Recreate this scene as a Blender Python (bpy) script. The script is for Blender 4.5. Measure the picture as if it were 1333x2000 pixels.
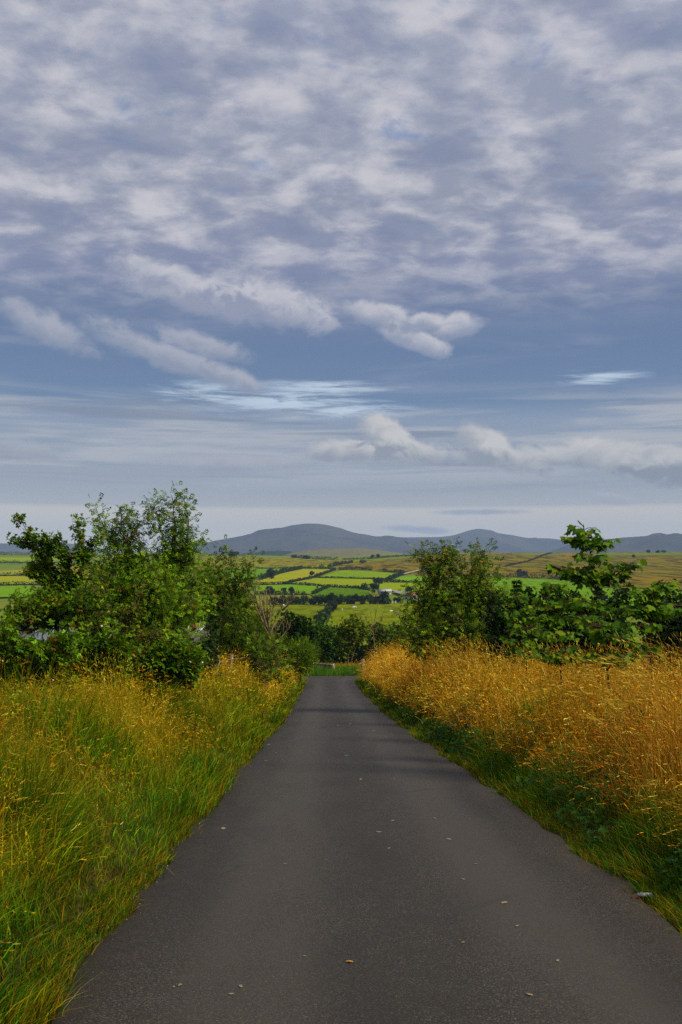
import bpy, bmesh, math
import numpy as np
from mathutils import Vector, Matrix

for o in list(bpy.data.objects):
    bpy.data.objects.remove(o, do_unlink=True)
SC = bpy.context.scene
COL = SC.collection
RNG = np.random.default_rng(7)

# ------------------------------------------------------------------ camera
F_PX = 1852.0                      # focal length in pixels of the 1333 x 2000 picture
CAM_Z = 1.57
HORIZON = 1110.0
PITCH = math.atan((HORIZON - 1000.0) / F_PX)
cd = bpy.data.cameras.new("camera")
cam = bpy.data.objects.new("camera", cd)
COL.objects.link(cam)
cam.location = (0, 0, CAM_Z)
cam.rotation_euler = (math.pi / 2 + PITCH, 0, 0)
cd.sensor_fit = 'VERTICAL'
cd.sensor_height = 36.0
cd.lens = F_PX / 2000.0 * 36.0
cd.clip_start = 0.1
cd.clip_end = 60000
SC.camera = cam

def P(px, py, Y):
    """point of the picture (1333 x 2000) at forward distance Y"""
    x = (px - 666.5) / F_PX
    v = (1000.0 - py) / F_PX
    fw = math.cos(PITCH) - v * math.sin(PITCH)
    up = math.sin(PITCH) + v * math.cos(PITCH)
    t = Y / fw
    return np.array((x * t, Y, CAM_Z + up * t))

def azel(px, py):
    p = P(px, py, 1.0) - np.array((0, 0, CAM_Z))
    p /= np.linalg.norm(p)
    return math.atan2(p[0], p[1]), math.asin(p[2])

# ------------------------------------------------------------------ light
SUN_EL, SUN_AZ = math.radians(42), math.radians(106)     # azimuth from +Y towards +X
SUN = Vector((math.cos(SUN_EL) * math.sin(SUN_AZ), math.cos(SUN_EL) * math.cos(SUN_AZ), math.sin(SUN_EL)))
sl = bpy.data.lights.new("sun", 'SUN')
sl.energy = 5.0
sl.angle = math.radians(18)
sl.color = (1.0, 0.89, 0.70)
so = bpy.data.objects.new("sun", sl)
COL.objects.link(so)
so.rotation_euler = (-SUN).to_track_quat('-Z', 'Y').to_euler()
so.location = (60, -30, 60)

SC.view_settings.view_transform = 'Standard'
SC.view_settings.look = 'None'
SC.view_settings.exposure = 0.0
SC.view_settings.gamma = 1.0
SC.view_settings.use_curve_mapping = False
SC.cycles.use_denoising = False
SC.cycles.use_adaptive_sampling = True
SC.cycles.adaptive_min_samples = 10
SC.cycles.adaptive_threshold = 0.008
SC.cycles.max_bounces = 6
SC.cycles.transparent_max_bounces = 8
SC.cycles.volume_bounces = 1
SC.cycles.sample_clamp_indirect = 6.0

# ------------------------------------------------------------------ node helper
class NT:
    def __init__(s, tree):
        s.t = tree
    def n(s, typ, **kw):
        nd = s.t.nodes.new(typ)
        for k, v in kw.items():
            setattr(nd, k, v)
        return nd
    def put(s, sock, v):
        if hasattr(v, 'is_linked') or isinstance(v, bpy.types.NodeSocket):
            s.t.links.new(v, sock)
        else:
            sock.default_value = v
    def m(s, op, a, b=0.0, c=0.0, clamp=False):
        nd = s.n('ShaderNodeMath', operation=op, use_clamp=clamp)
        s.put(nd.inputs[0], a); s.put(nd.inputs[1], b); s.put(nd.inputs[2], c)
        return nd.outputs[0]
    def add(s, a, b): return s.m('ADD', a, b)
    def sub(s, a, b): return s.m('SUBTRACT', a, b)
    def mul(s, a, b): return s.m('MULTIPLY', a, b)
    def xyz(s, x, y, z=0.0):
        nd = s.n('ShaderNodeCombineXYZ')
        s.put(nd.inputs[0], x); s.put(nd.inputs[1], y); s.put(nd.inputs[2], z)
        return nd.outputs[0]
    def sep(s, v):
        nd = s.n('ShaderNodeSeparateXYZ'); s.put(nd.inputs[0], v)
        return nd.outputs
    def noise(s, vec, scale, detail=4.0, rough=0.5, dist=0.0):
        nd = s.n('ShaderNodeTexNoise')
        s.put(nd.inputs['Vector'], vec)
        nd.inputs['Scale'].default_value = scale
        nd.inputs['Detail'].default_value = detail
        nd.inputs['Roughness'].default_value = rough
        nd.inputs['Distortion'].default_value = dist
        return nd.outputs['Fac']
    def vor(s, vec, scale, out='Distance'):
        nd = s.n('ShaderNodeTexVoronoi'); s.put(nd.inputs['Vector'], vec)
        nd.inputs['Scale'].default_value = scale
        return nd.outputs[out]
    def ss(s, v, a, b):
        nd = s.n('ShaderNodeMapRange', interpolation_type='SMOOTHSTEP')
        s.put(nd.inputs['Value'], v)
        nd.inputs['From Min'].default_value = a; nd.inputs['From Max'].default_value = b
        return nd.outputs[0]
    def lin(s, v, a, b, c=0.0, d=1.0):
        nd = s.n('ShaderNodeMapRange')
        s.put(nd.inputs['Value'], v)
        nd.inputs['From Min'].default_value = a; nd.inputs['From Max'].default_value = b
        nd.inputs['To Min'].default_value = c; nd.inputs['To Max'].default_value = d
        return nd.outputs[0]
    def mix(s, f, a, b, blend='MIX'):
        nd = s.n('ShaderNodeMix', data_type='RGBA', blend_type=blend)
        s.put(nd.inputs[0], f)
        for sock, v in ((nd.inputs[6], a), (nd.inputs[7], b)):
            s.put(sock, v if isinstance(v, bpy.types.NodeSocket) else (*v[:3], 1.0))
        return nd.outputs[2]
    def ramp(s, v, stops, interp='LINEAR'):
        nd = s.n('ShaderNodeValToRGB')
        cr = nd.color_ramp; cr.interpolation = interp
        while len(cr.elements) < len(stops):
            cr.elements.new(0.5)
        for e, (p, c) in zip(cr.elements, stops):
            e.position = p; e.color = (*c, 1.0)
        s.put(nd.inputs[0], v)
        return nd.outputs[0]

def lin1(c):
    c = c / 255.0
    return c / 12.92 if c <= 0.04045 else ((c + 0.055) / 1.055) ** 2.4
def srgb(r, g, b, k=1.0):
    return (lin1(r) * k, lin1(g) * k, lin1(b) * k)

# ------------------------------------------------------------------ world: sky and cloud layers
wd = bpy.data.worlds.new("World")
SC.world = wd
wd.use_nodes = True
wd.cycles.sampling_method = 'NONE'
wd.node_tree.nodes.clear()
W = NT(wd.node_tree)
SKY_STR = 0.1
sky = W.n('ShaderNodeTexSky', sky_type='NISHITA')
sky.sun_disc = False
sky.sun_elevation = SUN_EL
sky.sun_rotation = SUN_AZ
sky.altitude = 100
tc = W.n('ShaderNodeTexCoord')
dx, dy, dz = W.sep(tc.outputs['Generated'])
zc = W.m('MAXIMUM', dz, 0.0)
inv = W.m('DIVIDE', 1.0, W.add(zc, 0.13))
pl = W.xyz(W.mul(W.mul(dx, inv), 0.88), W.mul(dy, inv), 0.0)       # cloud sheet seen in perspective
AZ = W.m('ARCTAN2', dx, dy)
EL = W.m('ARCSINE', dz)
ae = W.xyz(AZ, EL, 0.0)

base = W.ramp(W.mul(zc, 1.0 / 0.6), [
    (0.00, srgb(214, 205, 190)), (0.103, srgb(211, 204, 191)), (0.1085, srgb(178, 179, 179)), (0.135, srgb(161, 166, 172)),
    (0.200, srgb(148, 158, 174)), (0.255, srgb(136, 151, 174)), (0.290, srgb(104, 129, 163)),
    (0.370, srgb(98, 121, 157)), (0.450, srgb(106, 122, 156)), (0.520, srgb(130, 138, 167)),
    (0.620, srgb(146, 152, 171)), (0.83, srgb(150, 157, 178)), (1.00, srgb(150, 157, 178))])
# flat grey streaks low down
st = W.noise(W.xyz(W.mul(AZ, 2.2), W.mul(EL, 30.0), 3.1), 1.6, 4, 0.55, 0.3)
lowband = W.mul(W.ss(EL, 0.072, 0.11), W.sub(1.0, W.ss(EL, 0.15, 0.20)))
c1 = W.mix(W.mul(W.mul(W.ss(st, 0.43, 0.62), lowband), 0.9), base, srgb(180, 182, 188))
st2 = W.noise(W.xyz(W.mul(AZ, 1.6), W.mul(EL, 34.0), 9.4), 1.5, 4, 0.6, 0.3)
c1 = W.mix(W.mul(W.mul(W.ss(st2, 0.49, 0.63), lowband), 0.85), c1, srgb(126, 136, 156))
# faint veils in the slate band
st3 = W.noise(W.xyz(W.mul(AZ, 3.0), W.mul(EL, 15.0), 1.7), 1.6, 4, 0.6, 0.4)
midb = W.mul(W.ss(EL, 0.17, 0.21), W.sub(1.0, W.ss(EL, 0.29, 0.36)))
c1 = W.mix(W.mul(W.mul(W.ss(st3, 0.48, 0.75), midb), 0.55), c1, srgb(150, 154, 178))
# altocumulus sheet
sheet = W.ss(EL, 0.235, 0.345)
nA = W.noise(pl, 8.8, 6, 0.55, 0.2)
nB = W.noise(pl, 2.1, 3, 0.5, 0.2)
nn = W.add(W.mul(nA, 0.66), W.mul(nB, 0.34))
c1 = W.mix(W.mul(W.mul(W.ss(nn, 0.40, 0.635), sheet), 0.92), c1, srgb(204, 202, 208))
dark = W.noise(pl, 6.8, 6, 0.54, 0.2)
c1 = W.mix(W.mul(W.mul(W.ss(dark, 0.45, 0.65), sheet), 0.68), c1, srgb(122, 132, 161))
# gaps of blue sky
gap = W.noise(W.xyz(W.mul(dx, inv), W.mul(dy, inv), 5.5), 6.5, 4, 0.6, 0.3)
gapm = W.mul(W.ss(gap, 0.585, 0.74), W.ss(EL, 0.33, 0.42))
skyb = W.mix(0.55, sky.outputs[0], tuple(v / SKY_STR for v in srgb(92, 132, 196)))
# pale backlit slits low over the horizon
slit = W.noise(W.xyz(W.mul(AZ, 6.5), W.mul(EL, 62.0), 2.2), 1.5, 5, 0.66, 0.45)
def lobe(a0, e0, ra, re, rot=0.0, wob=0.0, src=None):
    da = W.sub(AZ, a0); de = W.sub(EL, e0)
    cr, sr = math.cos(rot), math.sin(rot)
    qx = W.mul(W.add(W.mul(da, cr), W.mul(de, sr)), 1.0 / ra)
    qy = W.mul(W.sub(W.mul(de, cr), W.mul(da, sr)), 1.0 / re)
    r = W.m('SQRT', W.add(W.mul(qx, qx), W.mul(qy, qy)))
    if src is not None:
        r = W.add(r, W.mul(W.sub(src, 0.5), wob))
    return r, qx, qy
def lpx(px, py, rx, ry, rot=0.0, wob=0.0, src=None):
    a, e = azel(px, py)
    return lobe(a, e, rx / F_PX, ry / F_PX, -rot, wob, src)
sm = None
for (px, py, rx, ry) in ((400, 770, 150, 32), (640, 757, 190, 20), (690, 803, 170, 20), (1170, 738, 110, 22), (560, 785, 250, 40)):
    r, _, _ = lpx(px, py, rx, ry)
    v = W.sub(1.0, W.ss(r, 0.0, 1.0))
    sm = v if sm is None else W.m('MAXIMUM', sm, v)
c1 = W.mix(W.mul(W.ss(W.add(slit, W.mul(sm, 0.16)), 0.50, 0.72), W.mul(W.m('POWER', sm, 0.55), 0.9)), c1, srgb(200, 217, 232))
# separate cumulus fragments
wn = W.noise(W.xyz(AZ, W.mul(EL, 1.35), 0.0), 15.0, 4, 0.60, 0.5)
wf = W.noise(W.xyz(AZ, W.mul(EL, 1.2), 4.0), 42.0, 3, 0.6, 0.5)
wm = W.add(W.mul(wn, 0.66), W.mul(wf, 0.34))
def cumulus(parts, top, bot, soft=0.55, alpha=0.95, wob=2.6):
    global c1
    mk = sh = None
    for (px, py, rx, ry, rot) in parts:
        r, qx, qy = lpx(px, py, rx, ry, math.radians(rot), wob, wm)
        v = W.sub(1.0, W.ss(r, soft, 1.12))
        s_ = W.mul(v, W.add(qy, W.mul(W.sub(wf, 0.5), 1.6)))
        mk = v if mk is None else W.m('MAXIMUM', mk, v)
        sh = s_ if sh is None else W.add(sh, s_)
    cc = W.mix(W.ss(sh, -0.75, 0.75), bot, top)
    c1 = W.mix(W.mul(mk, alpha), c1, cc)
cumulus([(420, 575, 185, 42, 10), (535, 592, 118, 46, 22), (330, 540, 130, 30, 12)], srgb(196, 195, 203), srgb(146, 152, 174))
cumulus([(752, 614, 72, 27, 10), (892, 636, 56, 28, -6), (812, 664, 84, 23, 20), (830, 628, 60, 20, 0)], srgb(198, 197, 203), srgb(144, 152, 174))
cumulus([(95, 640, 100, 34, 22), (330, 695, 200, 30, 18), (450, 738, 70, 26, 22), (390, 672, 110, 24, 12)], srgb(176, 178, 190), srgb(142, 150, 170), 0.4, 0.9)
cumulus([(752, 850, 60, 40, 22), (800, 880, 110, 32, 8), (690, 880, 110, 26, 0)], srgb(208, 205, 202), srgb(146, 150, 160), 0.52)
cumulus([(950, 865, 82, 34, 24), (1010, 895, 130, 34, 8), (1130, 890, 120, 34, 0)], srgb(207, 204, 201), srgb(145, 150, 160), 0.52)
cumulus([(1275, 895, 110, 38, 0), (1330, 915, 120, 34, 0)], srgb(198, 196, 195), srgb(136, 141, 152), 0.6)
cumulus([(60, 880, 90, 24, 5), (420, 905, 180, 20, 0)], srgb(176, 177, 184), srgb(150, 154, 166), 0.3, 0.75)
cumulus([(815, 1035, 80, 9, 4), (940, 1000, 100, 7, 0)], srgb(140, 150, 172), srgb(140, 150, 172), 0.3, 0.7, 1.6)
cumulus([(1190, 973, 50, 12, 8)], srgb(182, 183, 188), srgb(165, 168, 176), 0.3, 0.7)
cl = W.mix(1.0, c1, (1 / SKY_STR, 1 / SKY_STR, 1 / SKY_STR), 'MULTIPLY')
full = W.mix(W.mul(gapm, 0.55), cl, skyb)
bg = W.n('ShaderNodeBackground')
W.put(bg.inputs['Color'], full)
bg.inputs['Strength'].default_value = SKY_STR
wo = W.n('ShaderNodeOutputWorld')
W.t.links.new(bg.outputs[0], wo.inputs['Surface'])

# ------------------------------------------------------------------ mesh helpers
def smooth(a, b, x):
    t = np.clip((np.asarray(x, float) - a) / (b - a), 0, 1)
    return t * t * (3 - 2 * t)

def vnoise(x, y, seed=0):
    x = np.asarray(x, float); y = np.asarray(y, float)
    xi = np.floor(x).astype(np.int64); yi = np.floor(y).astype(np.int64)
    fx = x - xi; fy = y - yi
    fx = fx * fx * (3 - 2 * fx); fy = fy * fy * (3 - 2 * fy)
    def h(a, b):
        n = (a * 374761393 + b * 668265263 + seed * 974634777) & 0xFFFFFFFF
        n = ((n ^ (n >> 13)) * 1274126177) & 0xFFFFFFFF
        return ((n ^ (n >> 16)) & 0xFFFF) / 65535.0
    return (h(xi, yi) * (1 - fx) + h(xi + 1, yi) * fx) * (1 - fy) + (h(xi, yi + 1) * (1 - fx) + h(xi + 1, yi + 1) * fx) * fy
def fbm(x, y, seed=0, o=3):
    v = 0; a = 0.5; t = 0
    for i in range(o):
        v = v + a * vnoise(np.asarray(x) * 2 ** i, np.asarray(y) * 2 ** i, seed + i * 17); t += a; a *= 0.5
    return v / t

def mesh_np(name, V, polys, mat, cols=None, smooth_shade=False):
    """V (n,3); polys list of (m,k) index arrays; cols (n,3) point colours"""
    me = bpy.data.meshes.new(name)
    V = np.ascontiguousarray(V, dtype=np.float32)
    me.vertices.add(len(V)); me.vertices.foreach_set('co', V.ravel())
    polys = [np.asarray(p, dtype=np.int32) for p in polys if len(p)]
    nl = sum(p.size for p in polys); npoly = sum(len(p) for p in polys)
    me.loops.add(nl)
    me.loops.foreach_set('vertex_index', np.concatenate([p.ravel() for p in polys]))
    me.polygons.add(npoly)
    tot = np.concatenate([np.full(len(p), p.shape[1], np.int32) for p in polys])
    start = np.concatenate([[0], np.cumsum(tot)[:-1]]).astype(np.int32)
    me.polygons.foreach_set('loop_start', start)
    me.polygons.foreach_set('loop_total', tot)
    if smooth_shade:
        me.polygons.foreach_set('use_smooth', np.ones(npoly, dtype=bool))
    if cols is not None:
        at = me.color_attributes.new('tint', 'FLOAT_COLOR', 'POINT')
        c4 = np.ones((len(V), 4), np.float32); c4[:, :3] = cols
        at.data.foreach_set('color', c4.ravel())
    me.update(calc_edges=True)
    me.validate()
    if mat is not None:
        me.materials.append(mat)
    return me

def link(name, me, parent=None, loc=None, **props):
    o = bpy.data.objects.new(name, me)
    COL.objects.link(o)
    if parent is not None:
        o.parent = parent
    if loc is not None:
        o.location = loc
    for k, v in props.items():
        if v is not None:
            o[k] = v
    return o

def thing(name, label, category, loc, group=None):
    o = bpy.data.objects.new(name, None)
    COL.objects.link(o)
    o.empty_display_size = 0.2
    o.location = loc
    o['label'] = label; o['category'] = category
    if group:
        o['group'] = group
    return o

class MB:
    """collects boxes / tubes / templates into one mesh"""
    def __init__(s):
        s.v = []; s.f = {}; s.c = []; s.n = 0
    def add(s, V, F, col=None):
        V = np.asarray(V, float)
        s.v.append(V)
        s.c.append(np.tile(np.asarray(col if col is not None else (1, 1, 1), float), (len(V), 1)) if np.ndim(col) < 2 else np.asarray(col))
        for f in F:
            f = np.asarray(f)
            if f.ndim == 1: f = f[None]
            s.f.setdefault(f.shape[1], []).append(f + s.n)
        s.n += len(V)
    def box(s, c, size, rot=0.0, col=None):
        h = np.asarray(size, float) / 2
        v = np.array([(x, y, z) for x in (-1, 1) for y in (-1, 1) for z in (-1, 1)], float) * h
        cr, sr = math.cos(rot), math.sin(rot)
        v = np.stack([v[:, 0] * cr - v[:, 1] * sr, v[:, 0] * sr + v[:, 1] * cr, v[:, 2]], 1) + np.asarray(c)
        s.add(v, [np.array([(0, 1, 3, 2), (4, 6, 7, 5), (0, 4, 5, 1), (2, 3, 7, 6), (0, 2, 6, 4), (1, 5, 7, 3)])], col)
    def tube(s, pts, rad, sides=5, col=None, cap=True):
        pts = np.asarray(pts, float); n = len(pts)
        rad = np.broadcast_to(np.asarray(rad, float), (n,))
        tan = np.gradient(pts, axis=0)
        tan /= (np.linalg.norm(tan, axis=1, keepdims=True) + 1e-9)
        ref = np.array((0.31, 0.87, 0.11)); 
        a = np.cross(tan, ref); a /= (np.linalg.norm(a, axis=1, keepdims=True) + 1e-9)
        b = np.cross(tan, a)
        ang = np.arange(sides) / sides * 2 * math.pi
        ring = a[:, None, :] * np.cos(ang)[None, :, None] + b[:, None, :] * np.sin(ang)[None, :, None]
        V = (pts[:, None, :] + ring * rad[:, None, None]).reshape(-1, 3)
        i = np.arange(n - 1)[:, None] * sides; j = np.arange(sides)[None, :]
        q = np.stack([i + j, i + (j + 1) % sides, i + sides + (j + 1) % sides, i + sides + j], -1).reshape(-1, 4)
        F = [q]
        if cap:
            F.append(np.arange(sides)[::-1][None]); F.append(((n - 1) * sides + np.arange(sides))[None])
        s.add(V, F, col)
    def mesh(s, name, mat, off=(0, 0, 0), sm=False):
        V = np.concatenate(s.v) - np.asarray(off, float)
        return mesh_np(name, V, [np.concatenate(x) for x in s.f.values()], mat, np.concatenate(s.c), sm)

# ------------------------------------------------------------------ materials
def new_mat(name):
    m = bpy.data.materials.new(name); m.use_nodes = True
    m.node_tree.nodes.clear()
    return m, NT(m.node_tree)
def out(T, sh):
    o = T.n('ShaderNodeOutputMaterial'); T.t.links.new(sh, o.inputs['Surface'])
def principled(T, col, rough=0.8, spec=0.3, normal=None, metal=0.0):
    p = T.n('ShaderNodeBsdfPrincipled')
    T.put(p.inputs['Base Color'], col if isinstance(col, bpy.types.NodeSocket) else (*col[:3], 1))
    T.put(p.inputs['Roughness'], rough)
    p.inputs['Specular IOR Level'].default_value = spec
    p.inputs['Metallic'].default_value = metal
    if normal is not None: T.put(p.inputs['Normal'], normal)
    return p.outputs[0]
def bump(T, h, strength, dist):
    b = T.n('ShaderNodeBump'); b.inputs['Strength'].default_value = strength; b.inputs['Distance'].default_value = dist
    T.put(b.inputs['Height'], h); return b.outputs[0]
def objco(T): return T.n('ShaderNodeTexCoord').outputs['Object']
def geopos(T): return T.n('ShaderNodeNewGeometry').outputs['Position']

def leaf_mat(name, trans=0.35, rough=0.55, spec=0.25, tint=(1, 1, 1)):
    m, T = new_mat(name)
    a = T.n('ShaderNodeAttribute', attribute_name='tint').outputs['Color']
    if tint != (1, 1, 1):
        a = T.mix(1.0, a, tint, 'MULTIPLY')
    p = principled(T, a, rough, spec)
    tr = T.n('ShaderNodeBsdfTranslucent'); T.put(tr.inputs['Color'], T.mix(1.0, a, (1.2, 1.3, 0.3), 'MULTIPLY'))
    mx = T.n('ShaderNodeMixShader'); mx.inputs[0].default_value = trans
    T.t.links.new(p, mx.inputs[1]); T.t.links.new(tr.outputs[0], mx.inputs[2])
    out(T, mx.outputs[0])
    return m
M = {}
M['leaf'] = leaf_mat('leaf', 0.33, 0.6, 0.10)
M['grass'] = leaf_mat('grass_blades', 0.22, 0.65, 0.08)
def bark(name, c1, c2):
    m, T = new_mat(name)
    co = objco(T)
    n = T.noise(co, 14, 5, 0.6)
    out(T, principled(T, T.mix(T.ss(n, 0.35, 0.65), c1, c2), 0.9, 0.2, bump(T, n, 0.5, 0.02)))
    return m
M['bark'] = bark('bark_brown', (0.07, 0.045, 0.026), (0.17, 0.12, 0.075))
M['deadwood'] = bark('bare_dead_wood', (0.11, 0.07, 0.04), (0.27, 0.18, 0.10))
M['bark_red'] = bark('bark_reddish', (0.05, 0.028, 0.016), (0.10, 0.055, 0.03))

def simple(name, col, rough=0.8, spec=0.3, var=0.25, scale=6.0, metal=0.0):
    m, T = new_mat(name)
    co = objco(T)
    n = T.noise(co, scale, 5, 0.6)
    a = tuple(c * (1 - var) for c in col); b = tuple(min(1, c * (1 + var)) for c in col)
    out(T, principled(T, T.mix(T.ss(n, 0.3, 0.7), a, b), rough, spec, bump(T, n, 0.2, 0.02), metal))
    return m

# ground near and far
m, T = new_mat('ground_soil_and_turf')
g = geopos(T)
gx, gy, gz = T.sep(g)
n1 = T.noise(g, 1.3, 6, 0.6); n2 = T.noise(g, 9.0, 5, 0.6)
n3 = T.noise(g, 60.0, 4, 0.65)
nearc = T.mix(T.ss(n1, 0.40, 0.62), (0.036, 0.024, 0.010), (0.040, 0.050, 0.008))
nearc = T.mix(T.ss(n2, 0.50, 0.70), nearc, (0.060, 0.042, 0.018))
nearc = T.mix(T.mul(T.ss(n3, 0.52, 0.66), 0.8), nearc, (0.012, 0.009, 0.005))
f1 = T.noise(g, 0.02, 6, 0.6); f2 = T.noise(g, 0.12, 5, 0.65)
farc = T.mix(T.ss(f1, 0.35, 0.65), srgb(112, 118, 40), srgb(86, 112, 30))
farc = T.mix(T.mul(T.ss(f2, 0.5, 0.72), 0.6), farc, srgb(72, 76, 36))
out(T, principled(T, T.mix(T.ss(gy, 82, 120), nearc, farc), 1.0, 0.0, bump(T, n2, 0.5, 0.05)))
M['ground'] = m

# asphalt
m, T = new_mat('worn_asphalt')
g = geopos(T)
lat = T.n('ShaderNodeAttribute', attribute_name='lat').outputs['Fac']
v1 = T.vor(g, 175, 'Color'); 
vs = T.sep(v1)[0]
fine = T.noise(g, 70, 3, 0.6); mid = T.noise(g, 7, 5, 0.6); big = T.noise(T.xyz(T.mul(T.sep(g)[0], 1.2), T.mul(T.sep(g)[1], 0.35), 0), 1.0, 5, 0.55)
col = T.mix(T.ss(fine, 0.36, 0.66), (0.010, 0.009, 0.0065), (0.050, 0.043, 0.033))
col = T.mix(T.mul(T.ss(vs, 0.84, 0.97), 0.75), col, (0.20, 0.17, 0.135))
v2 = T.sep(T.vor(g, 210, 'Color'))[1]
col = T.mix(T.mul(T.ss(v2, 0.80, 0.95), 0.55), col, (0.006, 0.0055, 0.005))
col = T.mix(T.mul(T.ss(big, 0.42, 0.62), 0.55), col, (0.018, 0.016, 0.013))
col = T.mix(T.mul(T.ss(mid, 0.52, 0.75), 0.35), col, (0.058, 0.050, 0.040))
la = T.m('ABSOLUTE', lat)
trk = T.sub(1.0, T.ss(T.m('ABSOLUTE', T.sub(la, 0.85)), 0.12, 0.55))
col = T.mix(T.mul(T.mul(trk, T.ss(big, 0.2, 0.55)), 0.55), col, (0.080, 0.073, 0.064))
cen = T.sub(1.0, T.ss(la, 0.05, 0.42))
col = T.mix(T.mul(T.mul(cen, T.ss(mid, 0.30, 0.65)), 0.60), col, (0.020, 0.018, 0.011))
# old patches with hard outlines, hairline cracks, brown stains
gxx, gyy, gzz = T.sep(g)
pv = T.sep(T.vor(T.xyz(T.mul(gxx, 0.5), T.mul(gyy, 0.16), 0), 1.0, 'Color'))[2]
col = T.mix(T.mul(T.ss(pv, 0.70, 0.72), 0.22), col, (0.020, 0.018, 0.016))
wob = T.noise(g, 1.6, 5, 0.65)
crk = T.n('ShaderNodeTexVoronoi', feature='DISTANCE_TO_EDGE'); crk.inputs['Scale'].default_value = 0.8
T.put(crk.inputs['Vector'], T.xyz(T.add(gxx, wob), T.mul(T.add(gyy, wob), 0.45), 0))
cm_ = T.mul(T.sub(1.0, T.ss(crk.outputs['Distance'], 0.002, 0.012)), T.ss(T.noise(g, 0.5, 3, 0.5), 0.50, 0.60))
col = T.mix(T.mul(cm_, 0.5), col, (0.010, 0.009, 0.008))
edge = T.mul(T.ss(T.add(la, T.mul(T.sub(mid, 0.5), 0.9)), 1.45, 1.95), 0.7)
col = T.mix(edge, col, (0.062, 0.046, 0.028))
mossn = T.noise(g, 0.9, 4, 0.6)
col = T.mix(T.mul(T.ss(mossn, 0.60, 0.74), 0.40), col, (0.050, 0.038, 0.016))
tn = T.vor(g, 150, 'Color')
col = T.mix(0.14, col, T.mix(1.0, tn, (0.09, 0.075, 0.055), 'MULTIPLY'))
col = T.mix(1.0, col, (0.78, 0.76, 0.71), 'MULTIPLY')
hb = T.add(T.mul(fine, 0.6), T.mul(vs, 0.5))
out(T, principled(T, col, T.lin(fine, 0.3, 0.7, 0.55, 0.8), 0.32, bump(T, hb, 0.8, 0.006)))
M['asphalt'] = m

def field_mat(name, ca, cb, cc, sc=0.02, spot=0.5, fine=0.3):
    m, T = new_mat(name)
    g = geopos(T)
    gx, gy, gz = T.sep(g)
    a = T.noise(g, sc, 5, 0.6)
    b = T.noise(T.xyz(gx, T.mul(gy, 0.16), 0), fine, 4, 0.65)
    c = T.noise(T.xyz(gx, T.mul(gy, 0.35), 0), sc * 5, 5, 0.6)
    col = T.mix(T.ss(a, 0.38, 0.62), ca, cb)
    col = T.mix(T.mul(T.ss(T.add(T.mul(b, 0.5), T.mul(c, 0.5)), 0.46, 0.58), spot), col, cc)
    out(T, principled(T, col, 1.0, 0.0))
    return m

# ------------------------------------------------------------------ terrain
_cy = np.array([-60, -20, 0, 10, 20, 35, 50, 62, 72, 78, 84, 92, 105, 130, 160, 200, 250, 300, 330, 400, 480, 560, 640, 740, 850, 960, 1080, 1220, 1350, 1560, 1800, 2050, 2600, 3500, 6000, 30000], float)
_cz = np.array([6.4, 2.1, 0, -1.08, -2.16, -3.75, -5.15, -6.2, -6.95, -7.35, -7.7, -8.2, -9.2, -12.5, -16, -19.5, -21, -20.0, -18.9, -18.4, -17.3, -15.8, -14.0, -11.0, -7.6, -3.5, 1.6, 7.4, 12.5, 21.8, 29.5, 27, 0, -40, -60, -80], float)
_t = np.arcsinh(_cy / 25.0)
_tt = np.linspace(_t[0], _t[-1], 6000)
_zz = np.interp(np.sinh(_tt) * 25.0, _cy, _cz)
_k = np.hanning(111); _k /= _k.sum()
_zs = np.convolve(np.pad(_zz, 55, mode='edge'), _k, mode='valid')
def zr(Y):
    return np.interp(np.arcsinh(np.asarray(Y, float) / 25.0), _tt, _zs)
def xc(Y):
    return 0.45 - 0.0175 * np.asarray(Y, float)
HALF = 1.8
def edge_off(Y, side):
    Y = np.asarray(Y, float)
    return 0.20 * (fbm(Y * 0.55, np.zeros_like(Y) + side * 3.3, 5, 3) - 0.5) * 2 + 0.05 * (vnoise(Y * 3.1, np.zeros_like(Y) + side, 8) - 0.5) * 2
def H(X, Y):
    X = np.asarray(X, float); Y = np.asarray(Y, float)
    z = zr(Y)
    off = X - xc(np.clip(Y, -60, 78))
    s = np.abs(off) - HALF
    bf = 1 - smooth(69, 75.5, Y)
    z = z + bf * ((0.88 + 0.45 * smooth(17, 42, Y)) * smooth(0.0, 2.1, s) + 0.12 * (fbm(X * 0.8, Y * 0.5, 3) - 0.5) * smooth(0.3, 1.2, s))
    z = z - 0.07 * (1 - smooth(-0.30, -0.06, s)) * (Y < 83)
    z = z - bf * 2.2 * smooth(5, 13, s) * (off < 0)
    # cross road bed
    z = np.where((Y > 75.0) & (Y < 82.0), z - 0.07, z)
    # far side of the valley
    u = X / np.maximum(Y, 1.0) * F_PX + 666.5
    dyp = np.interp(u, [-2000, 0, 400, 540, 640, 700, 790, 900, 1100, 1333, 3000], [6, 1, 1.5, -3.5, -6, -5, -0.5, 2.5, 3, 4, 8])
    z = z + smooth(950, 1750, Y) * dyp * np.minimum(Y, 2500) / F_PX
    z = z + smooth(200, 500, Y) * (1 - smooth(2300, 3500, Y)) * 1.2 * (fbm(X / 140, Y / 140, 11) - 0.5)
    return z

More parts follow.
